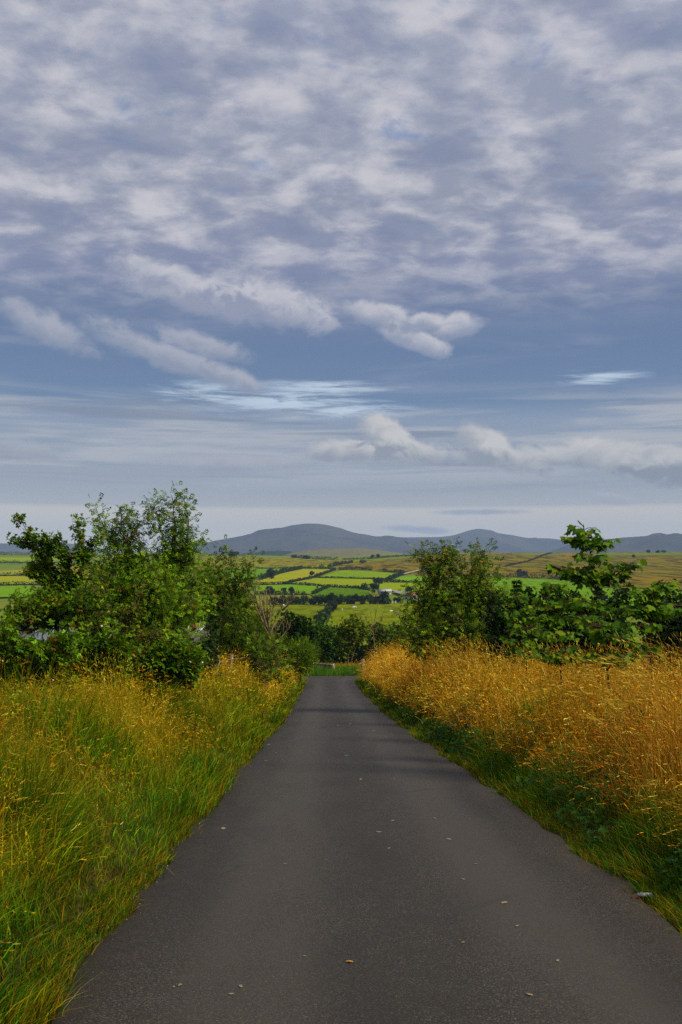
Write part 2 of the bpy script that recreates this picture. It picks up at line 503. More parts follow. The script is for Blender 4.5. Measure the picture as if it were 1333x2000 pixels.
gx1 = np.concatenate([np.arange(0, 5.6, 0.2), 5.6 * 1.12 ** np.arange(0, 75)])
gxs = np.concatenate([-gx1[:0:-1], gx1])
gxs = gxs[np.abs(gxs) < 9000]
gys = np.concatenate([np.arange(-40, 0, 2.0), np.arange(0, 96, 0.75), 96 * 1.022 ** np.arange(0, 250)])
gys = gys[gys < 11500]
GX, GY = np.meshgrid(gxs, gys)
GXs = GX + xc(np.clip(GY, -60, 78)) * (np.abs(GX) < 400)
GZ = H(GXs, GY)
nr, nc = GX.shape
i = (np.arange(nr - 1)[:, None] * nc + np.arange(nc - 1)[None, :])
quads = np.stack([i, i + 1, i + nc + 1, i + nc], -1).reshape(-1, 4)
me = mesh_np('ground', np.stack([GXs, GY, GZ], -1).reshape(-1, 3), [quads], M['ground'], None, True)
link('ground', me, kind='structure')

_ys = np.geomspace(200, 2400, 5000)
def ground_at(px, py):
    """first point of the far valley ground under a picture point"""
    p0 = P(px, py, 1.0) - np.array((0, 0, CAM_Z))
    X = p0[0] * _ys; Zr = CAM_Z + p0[2] * _ys
    hit = np.nonzero(Zr <= H(X, _ys))[0]
    Y = _ys[hit[0]] if len(hit) else 1800.0
    return np.array((p0[0] * Y, Y, float(H(p0[0] * Y, Y))))

# ------------------------------------------------------------------ road
ry = np.arange(-12, 76.4, 0.4)
lats = np.array([-1.0, -0.97, -0.8, -0.55, -0.25, 0, 0.25, 0.55, 0.8, 0.97, 1.0])
flare = 2.6 * smooth(72, 76.3, ry) ** 2
V = []; LAT = []
for l in lats:
    side = -1 if l < 0 else 1
    hw = HALF + edge_off(ry, side) * (abs(l) > 0.9) + flare * abs(l)
    xx = xc(ry) + l * hw
    zz = zr(ry) + 0.015 + 0.03 * (1 - l * l) - (0.06 if abs(l) == 1.0 else 0)
    V.append(np.stack([xx, ry, zz], 1)); LAT.append(np.full(len(ry), l * HALF))
V = np.stack(V, 1); n_l = len(lats)
i = (np.arange(len(ry) - 1)[:, None] * n_l + np.arange(n_l - 1)[None, :])
me = mesh_np('road', V.reshape(-1, 3), [np.stack([i, i + 1, i + n_l + 1, i + n_l], -1).reshape(-1, 4)], M['asphalt'], None, True)
at = me.attributes.new('lat', 'FLOAT', 'POINT'); at.data.foreach_set('value', np.stack(LAT, 1).ravel().astype(np.float32))
link('road', me, kind='structure')
xs = np.arange(-60, 60.1, 1.5)
V = []
for j, y in enumerate((76.2, 76.4, 78.3, 80.6, 80.8)):
    V.append(np.stack([xs, np.full_like(xs, y), zr(np.full_like(xs, y)) + (0.02 if j in (1, 2, 3) else -0.09)], 1))
V = np.stack(V, 0); n_l = len(xs)
i = (np.arange(4)[:, None] * n_l + np.arange(n_l - 1)[None, :])
me = mesh_np('cross_road', V.reshape(-1, 3), [np.stack([i, i + 1, i + n_l + 1, i + n_l], -1).reshape(-1, 4)], M['asphalt'])
at = me.attributes.new('lat', 'FLOAT', 'POINT'); at.data.foreach_set('value', np.full(len(me.vertices), 0.5, np.float32))
link('cross_road', me, kind='structure')

# ------------------------------------------------------------------ mountains and far hills
def hill_mat(name, a, b, c, sc):
    m, T = new_mat(name)
    g = geopos(T)
    n = T.noise(g, sc, 6, 0.6); n2 = T.noise(g, sc * 6, 5, 0.6)
    col = T.mix(T.ss(n, 0.4, 0.6), a, b)
    col = T.mix(T.mul(T.ss(n2, 0.5, 0.68), 0.6), col, c)
    out(T, principled(T, col, 1.0, 0.0))
    return m
M['heather'] = hill_mat('mountain_heather', (0.020, 0.017, 0.026), (0.046, 0.040, 0.030), (0.075, 0.044, 0.038), 0.0017)
M['hillside'] = hill_mat('hillside_moor', (0.14, 0.11, 0.04), (0.11, 0.15, 0.03), (0.06, 0.07, 0.03), 0.006)
M['forest'] = hill_mat('far_forest', (0.010, 0.022, 0.012), (0.016, 0.034, 0.015), (0.02, 0.03, 0.012), 0.01)
def mountain(name, prof, D, depth, zb, mat, rough=0.02, seed=1, nx=160):
    px = np.linspace(prof[0][0], prof[-1][0], nx)
    pp = np.array(prof, float)
    py = np.interp(px, pp[:, 0], pp[:, 1])
    k = np.hanning(9); k /= k.sum()
    py = np.convolve(np.pad(py, 4, mode='edge'), k, mode='valid')
    top = np.array([P(a, b, D) for a, b in zip(px, py)])
    ts = np.linspace(-1, 1, 25)
    V = []
    for t in ts:
        sh = math.cos(t * math.pi / 2) ** 1.15
        xx = top[:, 0]; yy = np.full(nx, D + t * depth)
        nz = (fbm(xx / (depth * 0.22), yy / (depth * 0.22), seed, 4) - 0.5) * rough * depth * (1 - abs(t)) * min(1, abs(t) * 5)
        V.append(np.stack([xx, yy, zb + (top[:, 2] - zb) * sh + nz], 1))
    V = np.stack(V, 0)
    i = (np.arange(len(ts) - 1)[:, None] * nx + np.arange(nx - 1)[None, :])
    me = mesh_np(name, V.reshape(-1, 3), [np.stack([i, i + 1, i + nx + 1, i + nx], -1).reshape(-1, 4)], mat, None, True)
    return link(name, me, kind='structure')
mountain('mountain', [(300, 1082), (360, 1073), (395, 1064), (430, 1057), (470, 1049), (510, 1041), (550, 1031), (575, 1025.5), (595, 1022.5), (618, 1022.5), (640, 1027), (665, 1036), (695, 1045), (725, 1050), (760, 1052), (810, 1056), (880, 1066), (960, 1090)], 7200, 1700, -80, M['heather'], 0.10, 3, 220)
mountain('mountain', [(620, 1075), (700, 1058), (745, 1050), (790, 1049.5), (850, 1049), (880, 1047), (905, 1040), (925, 1036), (945, 1037), (970, 1044), (1000, 1052), (1020, 1054), (1050, 1051), (1075, 1051.5), (1110, 1056), (1150, 1061), (1220, 1072), (1300, 1090)], 9000, 1800, -80, M['heather'], 0.10, 9, 220)
mountain('mountain', [(1050, 1086), (1110, 1066), (1150, 1059), (1200, 1055), (1250, 1051), (1300, 1046), (1360, 1042), (1450, 1047), (1600, 1060), (1800, 1090)], 6200, 1500, -80, M['heather'], 0.10, 14, 160)
mountain('mountain', [(-300, 1090), (-150, 1070), (-40, 1063), (30, 1061), (75, 1057), (110, 1057), (150, 1065), (190, 1075), (260, 1090)], 8000, 1500, -80, M['heather'], 0.10, 21, 120)
mountain('hill', [(430, 1092), (480, 1080), (520, 1077), (545, 1075), (570, 1077), (600, 1084), (640, 1094)], 3600, 500, -45, M['forest'], 0.02, 5, 80)
mountain('hill', [(530, 1094), (570, 1079), (600, 1075), (640, 1072), (690, 1070.5), (730, 1073), (775, 1079), (820, 1086), (870, 1095)], 3300, 500, -42, M['hillside'], 0.02, 6, 90)

# ------------------------------------------------------------------ fields draped over the valley side
def field(poly, mat, lift, name='field', step=(22, 6)):
    bm = bmesh.new()
    vs = [bm.verts.new((x, y, 0)) for x, y in poly]
    f = bm.faces.new(vs)
    x0, x1 = min(p[0] for p in poly), max(p[0] for p in poly)
    y0, y1 = min(p[1] for p in poly), max(p[1] for p in poly)
    for x in np.arange(x0 + step[0], x1, step[0]):
        bmesh.ops.bisect_plane(bm, geom=bm.verts[:] + bm.edges[:] + bm.faces[:], plane_co=(x, 0, 0), plane_no=(1, 0, 0))
    for y in np.arange(y0 + step[1], y1, step[1]):
        bmesh.ops.bisect_plane(bm, geom=bm.verts[:] + bm.edges[:] + bm.faces[:], plane_co=(0, y, 0), plane_no=(0, 1, 0))
    bmesh.ops.triangulate(bm, faces=bm.faces[:])
    for v in bm.verts:
        g = ground_at(v.co.x, v.co.y)
        v.co = Vector((g[0], g[1], g[2] + lift))
    bmesh.ops.recalc_face_normals(bm, faces=bm.faces[:])
    if sum(f.normal.z for f in bm.faces) < 0:
        bmesh.ops.reverse_faces(bm, faces=bm.faces[:])
    me = bpy.data.meshes.new(name); bm.to_mesh(me); bm.free()
    me.materials.append(mat)
    return link(name, me, kind='structure')
def fm(i, a, b, c, **k):
    q = 0.97; a, b, c = [(max(v[0], 0.66 * v[1]), v[1] * 0.93, v[2] * 0.4) for v in (a, b, c)]
    return field_mat('pasture_%d' % i, srgb(*a, q), srgb(*b, q), srgb(*c, q), **k)
field([(380, 1086), (470, 1087), (560, 1091), (640, 1094), (780, 1092), (700, 1101), (640, 1108), (560, 1112), (440, 1114), (380, 1116)],
      fm(20, (128, 130, 30), (104, 128, 12), (92, 78, 34), sc=0.012, spot=0.95, fine=0.10), 0.3, 'rough_pasture')
field([(640, 1109), (705, 1100), (785, 1090), (860, 1083.5), (960, 1080), (1100, 1079.5), (1360, 1079.5), (1360, 1156), (1250, 1150), (1170, 1148), (1120, 1136), (960, 1128), (840, 1124), (790, 1121), (720, 1116), (672, 1113.5)],
      fm(21, (122, 108, 34), (98, 106, 24), (66, 62, 22), sc=0.010, spot=0.95, fine=0.08), 0.3, 'moor')
FIELDS = [
    ([(490, 1142), (545, 1122), (592, 1112.5), (652, 1113), (612, 1129), (552, 1142)], ((142, 152, 44), (126, 152, 28), (156, 152, 62))),
    ([(430, 1119), (445, 1112), (572, 1111), (545, 1119), (515, 1129), (430, 1134)], ((84, 140, 20), (78, 132, 18), (96, 140, 24))),
    ([(622, 1128.5), (672, 1114.5), (720, 1116.5), (787, 1121.5), (765, 1131), (735, 1131.5)], ((112, 150, 14), (96, 140, 12), (128, 156, 26))),
    ([(560, 1141.5), (615, 1130), (727, 1132.5), (729, 1140), (705, 1147), (690, 1149), (650, 1147), (600, 1144.5)], ((124, 152, 24), (132, 152, 30), (108, 146, 16))),
    ([(500, 1145), (575, 1143), (640, 1148), (605, 1162), (500, 1161)], ((90, 144, 12), (98, 148, 16), (110, 150, 22))),
    ([(640, 1149.5), (690, 1150.5), (722, 1156), (722, 1166), (615, 1168), (608, 1163)], ((62, 118, 14), (70, 126, 14), (56, 104, 14))),
    ([(762, 1136.5), (785, 1128), (850, 1127), (850, 1138), (770, 1137.5)], ((90, 158, 14), (84, 150, 14), (104, 160, 20))),
    ([(742, 1140), (850, 1140), (850, 1152), (798, 1158), (762, 1155.5), (741, 1154)], ((120, 150, 14), (128, 152, 20), (108, 146, 12))),
    ([(440, 1182), (642, 1182), (640, 1192), (625, 1208), (610, 1235), (440, 1235)], ((98, 124, 14), (106, 126, 18), (78, 88, 20))),
    ([(662, 1182), (800, 1181), (900, 1184), (900, 1245), (630, 1245), (640, 1222), (647, 1205), (656, 1193)], ((102, 130, 14), (112, 132, 22), (82, 90, 24))),
    ([(955, 1129), (1060, 1132.5), (1120, 1137), (1180, 1150.5), (1260, 1152.5), (1360, 1157), (1360, 1190), (955, 1178)], ((84, 146, 12), (92, 150, 16), (76, 108, 18))),
    ([(-30, 1089), (120, 1090.5), (175, 1094), (100, 1099), (-30, 1099)], ((124, 152, 22), (108, 146, 16), (130, 150, 40))),
    ([(-30, 1118), (60, 1114), (108, 1112), (100, 1123), (-30, 1125.5)], ((140, 150, 44), (124, 146, 30), (146, 150, 56))),
    ([(-30, 1127.5), (112, 1126.5), (105, 1142), (-30, 1144.5)], ((138, 150, 44), (118, 146, 24), (146, 150, 60))),
    ([(-30, 1147.5), (60, 1146), (70, 1168), (-30, 1170)], ((100, 150, 16), (92, 140, 14), (110, 150, 22))),
    ([(108, 1110), (170, 1101.5), (200, 1102), (215, 1125), (120, 1127)], ((130, 120, 50), (116, 122, 40), (140, 126, 60))),
    ([(180, 1102), (380, 1100), (380, 1116), (220, 1122)], ((112, 128, 30), (120, 134, 34), (100, 104, 34))),
]
for k, (pl_, c3) in enumerate(FIELDS):
    field(pl_, fm(k, *c3, spot=0.8 if k in (8, 9, 10) else 0.5), 0.55 + 0.03 * k)

# ------------------------------------------------------------------ leaves, branches, trees
def tmpl_simple():      # folded single leaf, along +Y, 2 triangles
    return np.array([(0, 0, 0), (0, 1, -0.06), (-0.30, 0.48, 0.09), (0.30, 0.48, 0.09)], float), [np.array([(0, 1, 2), (0, 3, 1)])]
def tmpl_trio():        # little rosette of three folded leaves
    V, F = tmpl_simple(); vs = []; fs = []
    for k, (a, t, l) in enumerate(((0, 0.1, 1.0), (1.0, -0.25, 0.85), (-1.15, 0.3, 0.9))):
        ca, sa = math.cos(a), math.sin(a)
        v = V * l
        v = np.stack([v[:, 0] * ca - v[:, 1] * sa, v[:, 0] * sa + v[:, 1] * ca, v[:, 2] + t * v[:, 1]], 1)
        vs.append(v); fs.append(F[0] + 4 * k)
    return np.concatenate(vs), [np.concatenate(fs)]
def tmpl_pinnate(pairs=3, ll=0.44, lw=0.22):
    vs = []; fs = []
    def leaflet(b, d):
        d = np.array(d, float); d /= np.linalg.norm(d)
        w = np.cross(d, (0, 0, 1)); k = len(vs) * 4
        b = np.array(b, float)
        vs.append(np.stack([b, b + d * ll * 0.5 + w * lw * 0.5 + (0, 0, 0.03), b + d * ll + (0, 0, -0.05), b + d * ll * 0.5 - w * lw * 0.5 + (0, 0, 0.03)]))
        fs.append((k, k + 1, k + 2, k + 3))
    for q in range(pairs):
        y = 0.18 + 0.6 * q / (pairs - 1)
        zc_ = -0.12 * y * y
        for s_ in (-1, 1):
            leaflet((0, y, zc_), (s_ * 0.9, 0.42, -0.15))
    leaflet((0, 0.74, -0.08), (0, 1, -0.2))
    return np.concatenate(vs), [np.array(fs)]
def tmpl_palmate():     # five-lobed sycamore leaf, base at origin, along +Y
    o = [(0, 0.02), (0.18, -0.10), (0.30, 0.02), (0.52, 0.06), (0.40, 0.20), (0.64, 0.50), (0.36, 0.50), (0.20, 0.62), (0.16, 0.78), (0, 1.0)]
    pts = o + [(-x, y) for x, y in o[-2:0:-1]]
    V = [(0, 0.36, 0.0)] + [(x, y, -0.16 * (x * x + (y - 0.36) ** 2) + 0.06 * abs(x)) for x, y in pts]
    n = len(pts)
    F = [(0, 1 + k, 1 + (k + 1) % n) for k in range(n)]
    return np.array(V, float), [np.array(F)]
def tmpl_willow():
    return np.array([(0, 0, 0), (0.07, 0.4, 0.02), (0, 1, -0.08), (-0.07, 0.4, 0.02)], float), [np.array([(0, 1, 2, 3)])]
TPL = {'simple': tmpl_simple(), 'trio': tmpl_trio(), 'pinnate': tmpl_pinnate(), 'palmate': tmpl_palmate(), 'willow': tmpl_willow()}

def frames(axis, nrm):
    y = axis / (np.linalg.norm(axis, axis=1, keepdims=True) + 1e-9)
    x = np.cross(y, nrm); x /= (np.linalg.norm(x, axis=1, keepdims=True) + 1e-9)
    z = np.cross(x, y)
    return x, y, z
def leaves_mesh(name, pos, axis, nrm, size, cols, tpl, mat, off):
    TV, TF = TPL[tpl]
    x, y, z = frames(axis, nrm)
    V = pos[:, None, :] + size[:, None, None] * (TV[None, :, 0:1] * x[:, None] + TV[None, :, 1:2] * y[:, None] + TV[None, :, 2:3] * z[:, None])
    n, k = len(pos), len(TV)
    F = [(f[None] + (np.arange(n) * k)[:, None, None]).reshape(-1, f.shape[1]) for f in TF]
    C = np.repeat(cols, k, axis=0)
    return mesh_np(name, V.reshape(-1, 3) - np.asarray(off), F, mat, C)

def unit(rng, n):
    v = rng.normal(size=(n, 3)); return v / np.linalg.norm(v, axis=1, keepdims=True)
def spline(pts, n):
    pts = np.asarray(pts, float)
    if len(pts) < 2: return pts
    d = np.concatenate([[0], np.cumsum(np.linalg.norm(np.diff(pts, axis=0), axis=1))]); d /= d[-1]
    t = np.linspace(0, 1, n)
    q = np.stack([np.interp(t, d, pts[:, k]) for k in range(3)], 1)
    for _ in range(2):
        q[1:-1] = 0.25 * q[:-2] + 0.5 * q[1:-1] + 0.25 * q[2:]
    return q
def palette(rng, n, cols, wts, jit=0.26):
    cols = np.array(cols, float); k = rng.choice(len(cols), n, p=np.array(wts) / sum(wts))
    return cols[k] * (1 + rng.normal(0, jit, (n, 1))).clip(0.45, 1.7) * (1 + rng.normal(0, 0.05, (n, 3)))

G_MID = (0.080, 0.145, 0.007); G_DARK = (0.032, 0.068, 0.006); G_LIGHT = (0.155, 0.215, 0.010); G_YEL = (0.22, 0.19, 0.010); RUST = (0.15, 0.065, 0.014)

DENSE = 1.9
def grounded(b):
    b = np.array(b, float); b[2] = min(b[2], float(H(b[0], b[1])) - 0.05)
    return b
GAPS = [(98, 1241, 62, 21), (393, 1234, 27, 22)]       # openings in the left hedge line where the sheds show
def in_gap(p):
    px = p[:, 0] / p[:, 1] * F_PX + 666.5; py = HORIZON - (p[:, 2] - CAM_Z) / p[:, 1] * F_PX
    m = np.zeros(len(p), bool)
    for (x, y, a, b) in GAPS:
        m |= ((px - x) / a) ** 2 + ((py - y) / b) ** 2 < 1
    return m
def tree(name, label, category, d, base_px, limbs, leaf='trio', size=0.1, per=9, colors=None, seed=1, group=None,
         barkm='bark', twig=0.006, extras=None, world=False, droop=0.25, cl_r=0.8, dense=None, mat='leaf', base=None, leafparts=0, clump_tone=0.28, thin=0, shoots=4):
    """limbs: (points in picture px (x, y[, depth offset]), radius at foot, radius at tip (m), foliage radius px (a, b), clusters)"""
    rng = np.random.default_rng(seed)
    k = d / F_PX
    if base is None:
        base = P(base_px[0], base_px[1], d)
    base = grounded(base)
    root = thing(name, label, category, base, group)
    tr = MB(); br = MB()
    pos = []; ax = []; nm = []; sz = []; cc = []
    colors = colors or ([G_MID, G_DARK, G_LIGHT], [5, 3, 2])
    ends = []
    for li, (pts, r0, r1, fr, ncl) in enumerate(limbs):
        w = np.array([P(p[0], p[1], d + (p[2] if len(p) > 2 else 0.0)) for p in pts])
        if li == 0: w = np.concatenate([base[None], w])
        c = spline(w, max(6, 5 * len(pts)))
        n = len(c)
        wob = np.cumsum(rng.normal(0, 1, (n, 3)), axis=0) * 0.012 * np.linalg.norm(c[-1] - c[0]) / math.sqrt(n)
        wob[0] = 0; c = c + wob
        rad = np.interp(np.linspace(0, 1, n), [0, 1], [r0, r1])
        (tr if li == 0 else br).tube(c, rad, 6 if r0 > 0.02 else 4)
        if not ncl: continue
        ncl = int(ncl * (dense or DENSE))
        if thin and min(p[1] for p in pts) < 1100:
            fr = (fr[0] * thin, fr[1] * thin); ncl = int(ncl * thin)
        fa, fb = fr[0] * k, fr[1] * k
        t = rng.random(ncl * 3)
        fr_t = fa + (fb - fa) * t
        keep = rng.random(len(t)) < (fr_t / max(fa, fb)) ** 1.3
        t = t[keep][:ncl]; m_ = len(t)
        R = fa + (fb - fa) * t
        tt = t * (n - 1); i0 = np.minimum(tt.astype(int), n - 2); ff = (tt - i0)[:, None]
        cen = c[i0] * (1 - ff) + c[i0 + 1] * ff
        dirs = unit(rng, m_)
        rr = R * rng.random(m_) ** 0.45
        e = cen + dirs * rr[:, None] * np.array([1, 1, 0.92])
        tanv = np.gradient(c, axis=0)[i0]; tanv /= np.linalg.norm(tanv, axis=1, keepdims=True) + 1e-9
        for q in range(m_):
            mid = (cen[q] + e[q]) / 2 + rng.normal(0, 0.08, 3) * rr[q] - tanv[q] * rr[q] * 0.25
            st_ = cen[q] - tanv[q] * rr[q] * 0.5
            br.tube(np.array([st_, mid, e[q]]), [twig * 1.4, twig, twig * 0.5], 3, cap=False)
        gk = ~(in_gap(e) & (rng.random(m_) < 0.93)); e = e[gk]; dirs = dirs[gk]; m_ = len(e)
        # thin shoots breaking the outline
        if shoots and max(fr) > 9 and r1 < 0.03:
            for q in range(shoots):
                j = rng.integers(n // 2, n); Rj = (fa + (fb - fa) * j / (n - 1))
                dr = rng.normal(0, 1, 3) * (1, 0.7, 0.5) + (0, -0.1, 0.9); dr /= np.linalg.norm(dr)
                L_ = Rj * rng.uniform(1.1, 1.7) + 0.1
                a_ = c[j]; b_ = a_ + dr * L_ + np.array((0, 0, 0.10 * L_)); mid = (a_ + b_) / 2 + rng.normal(0, 0.05, 3) * L_
                br.tube(spline(np.array([a_, mid, b_]), 6), np.linspace(twig * 1.6, twig * 0.5, 6), 3, cap=False)
                tt_ = np.linspace(0.45, 1.0, 5)
                e = np.concatenate([e, a_ + (b_ - a_) * tt_[:, None] + rng.normal(0, 0.03, (5, 3))])
                dirs = np.concatenate([dirs, np.tile(dr, (5, 1))])
            m_ = len(e)
        # leaves on each twig end
        for q in range(m_):
            npl = max(2, int(per * rng.uniform(0.5, 1.5)))
            lr = cl_r * size * 2.2
            off = unit(rng, npl) * (rng.random((npl, 1)) ** 0.5) * lr
            pp = e[q] + off
            od = off / lr + 0.6 * dirs[q] + rng.normal(0, 0.35, (npl, 3)); od[:, 2] -= droop
            pos.append(pp); ax.append(od)
            nn_ = rng.normal(0, 0.55, (npl, 3)) + np.array((0.15, -0.25, 0.85)); nm.append(nn_)
            sz.append(size * rng.uniform(0.65, 1.25, npl))
            tone = 1 + rng.normal(0, clump_tone)
            cc.append(palette(rng, npl, *colors) * max(0.45, tone))
            ends.append(e[q])
    link('trunk', tr.mesh('trunk', M[barkm], base, True), root)
    if br.n:
        link('branches', br.mesh('branches', M[barkm], base, True), root)
    if pos:
        pos = np.concatenate(pos); ax = np.concatenate(ax); nm = np.concatenate(nm); sz = np.concatenate(sz); cc = (np.concatenate(cc) * np.array((1.04, 1.24, 0.5))).clip(0.002, 0.9)
        crown = link('crown', leaves_mesh('crown', pos, ax, nm, sz, cc, leaf, M[mat], base), root)
    ends = np.array(ends) if ends else np.zeros((0, 3))
    if extras:
        extras(root, base, ends, rng)
    return root

def berries(n, r, col, name='berry_cluster'):
    mat = simple('berry_red_%s' % name, col, 0.35, 0.5, 0.2, 40)
    def f(root, base, ends, rng):
        if not len(ends): return
        pick = ends[rng.choice(len(ends), n)]
        # one shared small cluster of drupes
        bm = bmesh.new()
        for q in range(9):
            o = rng.normal(0, 1, 3); o = o / np.linalg.norm(o) * r * 0.42 * (q > 0)
            bmesh.ops.create_icosphere(bm, subdivisions=1, radius=r * 0.45, matrix=Matrix.Translation(Vector(o)))
        me = bpy.data.meshes.new(name); bm.to_mesh(me); bm.free(); me.materials.append(mat)
        for p in pick:
            link(name, me, root, Vector(p + np.array((rng.normal(0, .05), -0.12, -0.05)) - base))
    return f
def blossoms(n, size):
    mat = leaf_mat('blossom_white', 0.2, 0.6)
    def f(root, base, ends, rng):
        pick = ends[rng.choice(len(ends), n)] + rng.normal(0, 0.12, (n, 3)) + np.array((0, -0.15, 0.05))
        TVs = []
        mb = MB()
        for p in pick:
            nb = rng.normal(0, 0.4, 3) + np.array((0.1, -0.8, 0.6)); nb /= np.linalg.norm(nb)
            a = np.cross(nb, (0, 0, 1)); a /= np.linalg.norm(a); b = np.cross(nb, a)
            s_ = size * rng.uniform(0.6, 1.2)
            for q in range(5):
                an = q * 2 * math.pi / 5
                dd = a * math.cos(an) + b * math.sin(an); w = np.cross(nb, dd)
                mb.add(np.array([p, p + dd * s_ * 0.6 + w * s_ * 0.35, p + dd * s_ + nb * s_ * 0.1, p + dd * s_ * 0.6 - w * s_ * 0.35]), [np.array([(0, 1, 2, 3)])], (0.75, 0.70, 0.66))
        link('blossoms', mb.mesh('blossoms', mat, base), root, kind='stuff')
    return f

# ---- left bank: hawthorn, rowan, brambles
HAW = ([(0.090, 0.150, 0.008), G_DARK, (0.14, 0.19, 0.010), (0.16, 0.08, 0.012)], [5, 3, 2, 0.7])
ROW = ([(0.100, 0.165, 0.008), (0.042, 0.085, 0.006), (0.19, 0.24, 0.012), G_YEL], [5, 3, 2.2, 0.6])
MIX = ([(0.095, 0.115, 0.008), (0.045, 0.070, 0.006), (0.16, 0.17, 0.010), (0.18, 0.085, 0.012)], [5, 3, 2, 1.3])
tree('hawthorn_tree', 'hawthorn with bare-angled branches reaching up at the left edge, grey shed roof below it', 'tree', 17.5, (120, 1345), [
    ([(120, 1345), (118, 1280), (112, 1215), (112, 1160)], 0.07, 0.045, (0, 0), 0),
    ([(112, 1165), (96, 1120), (78, 1085), (58, 1055), (42, 1022)], 0.035, 0.006, (15, 9), 62),
    ([(60, 1060), (40, 1058), (26, 1048)], 0.012, 0.004, (12, 10), 16),
    ([(40, 1020), (36, 1014)], 0.006, 0.004, (8, 7), 10),
    ([(108, 1150), (97, 1112), (93, 1075), (80, 1050)], 0.028, 0.005, (17, 12), 60),
    ([(94, 1085), (104, 1055), (112, 1046)], 0.010, 0.004, (10, 8), 16),
    ([(118, 1150), (132, 1112), (128, 1082), (112, 1062)], 0.026, 0.005, (19, 13), 62),
    ([(125, 1160), (150, 1125), (166, 1098), (158, 1060), (150, 1004)], 0.03, 0.004, (20, 6), 78),
    ([(160, 1090), (180, 1070), (182, 1050)], 0.012, 0.004, (16, 10), 26),
    ([(100, 1140), (76, 1116), (58, 1112)], 0.016, 0.004, (17, 12), 42),
    ([(112, 1180), (80, 1190, -0.5), (40, 1190, -0.8)], 0.03, 0.008, (38, 42), 150),
    ([(112, 1190), (150, 1185, -0.5), (190, 1200, -0.8)], 0.03, 0.008, (38, 44), 160),
    ([(112, 1220), (60, 1232, -0.6), (10, 1230, -0.8)], 0.03, 0.01, (32, 36), 90),
], 'trio', 0.060, 9, HAW, 11, dense=1.45, thin=0.72, shoots=1, extras=berries(10, 0.025, (0.25, 0.012, 0.010)))
tree('rowan_tree', 'tall rowan with ragged leafy spires and orange-red berries on the left bank', 'tree', 22.0, (285, 1345), [
    ([(285, 1345), (287, 1280), (290, 1220), (292, 1160)], 0.09, 0.06, (0, 0), 0),
    ([(288, 1200), (262, 1150), (262, 1110), (250, 1070), (236, 1030), (234, 984)], 0.04, 0.005, (30, 9), 120),
    ([(258, 1100), (232, 1070), (212, 1045), (196, 1010), (190, 996)], 0.022, 0.004, (30, 8), 78),
    ([(248, 1070), (266, 1040), (258, 1010)], 0.018, 0.004, (22, 14), 44),
    ([(292, 1180), (322, 1130), (342, 1080), (346, 1020), (340, 974)], 0.04, 0.005, (34, 13), 150),
    ([(330, 1100), (318, 1050), (306, 1005), (298, 976)], 0.022, 0.004, (18, 8), 52),
    ([(340, 1090), (366, 1060), (370, 1020), (362, 988)], 0.022, 0.004, (22, 10), 66),
    ([(335, 1110), (372, 1095), (384, 1070)], 0.018, 0.004, (24, 12), 46),
    ([(290, 1150), (286, 1110), (284, 1080)], 0.02, 0.004, (36, 26), 74),
    ([(290, 1190), (230, 1150, -0.5), (186, 1130, -0.6)], 0.03, 0.006, (48, 34), 160),
    ([(290, 1190), (300, 1150, -0.9), (310, 1130, -1.2)], 0.03, 0.006, (55, 48), 170),
    ([(290, 1220), (350, 1190, -0.4), (384, 1180, -0.4)], 0.03, 0.006, (46, 36), 140),
    ([(288, 1250), (235, 1230, -1.0), (200, 1235, -1.2)], 0.03, 0.006, (52, 44), 120),
    ([(288, 1250), (330, 1245, -1.0), (375, 1255, -1.0)], 0.03, 0.006, (52, 40), 150),
    ([(290, 1210), (350, 1160, 0.5), (398, 1135, 1.0)], 0.03, 0.006, (30, 38), 150),
    ([(290, 1200), (250, 1130, 0.4), (200, 1105, 0.6)], 0.03, 0.006, (34, 34), 130),
    ([(288, 1240), (230, 1190, 0.4), (160, 1165, 0.6)], 0.03, 0.006, (38, 38), 130),
], 'pinnate', 0.130, 4, ROW, 12, dense=1.9, thin=0.76, shoots=2, extras=berries(34, 0.045, (0.32, 0.030, 0.008)))
tree('rowan_scrub', 'tangled brownish scrub of thin branches in front of the tall rowan', 'shrub', 19.5, (215, 1345), [
    ([(215, 1345), (218, 1290), (222, 1250)], 0.035, 0.02, (0, 0), 0),
    ([(222, 1260), (190, 1215), (150, 1190), (120, 1172)], 0.018, 0.005, (34, 22), 90),
    ([(222, 1260), (215, 1205), (200, 1160), (150, 1150)], 0.018, 0.005, (34, 24), 90),
    ([(222, 1260), (250, 1205), (275, 1180)], 0.018, 0.005, (36, 30), 80),
    ([(222, 1270), (262, 1250), (310, 1240)], 0.018, 0.005, (34, 32), 90),
    ([(222, 1270), (180, 1260), (130, 1265)], 0.018, 0.005, (30, 26), 60),
], 'trio', 0.055, 7, MIX, 13, dense=1.5, shoots=2)
BRB = ([(0.085, 0.145, 0.008), (0.045, 0.095, 0.008), (0.15, 0.20, 0.012), (0.16, 0.085, 0.016)], [5, 3, 2, 1.0])
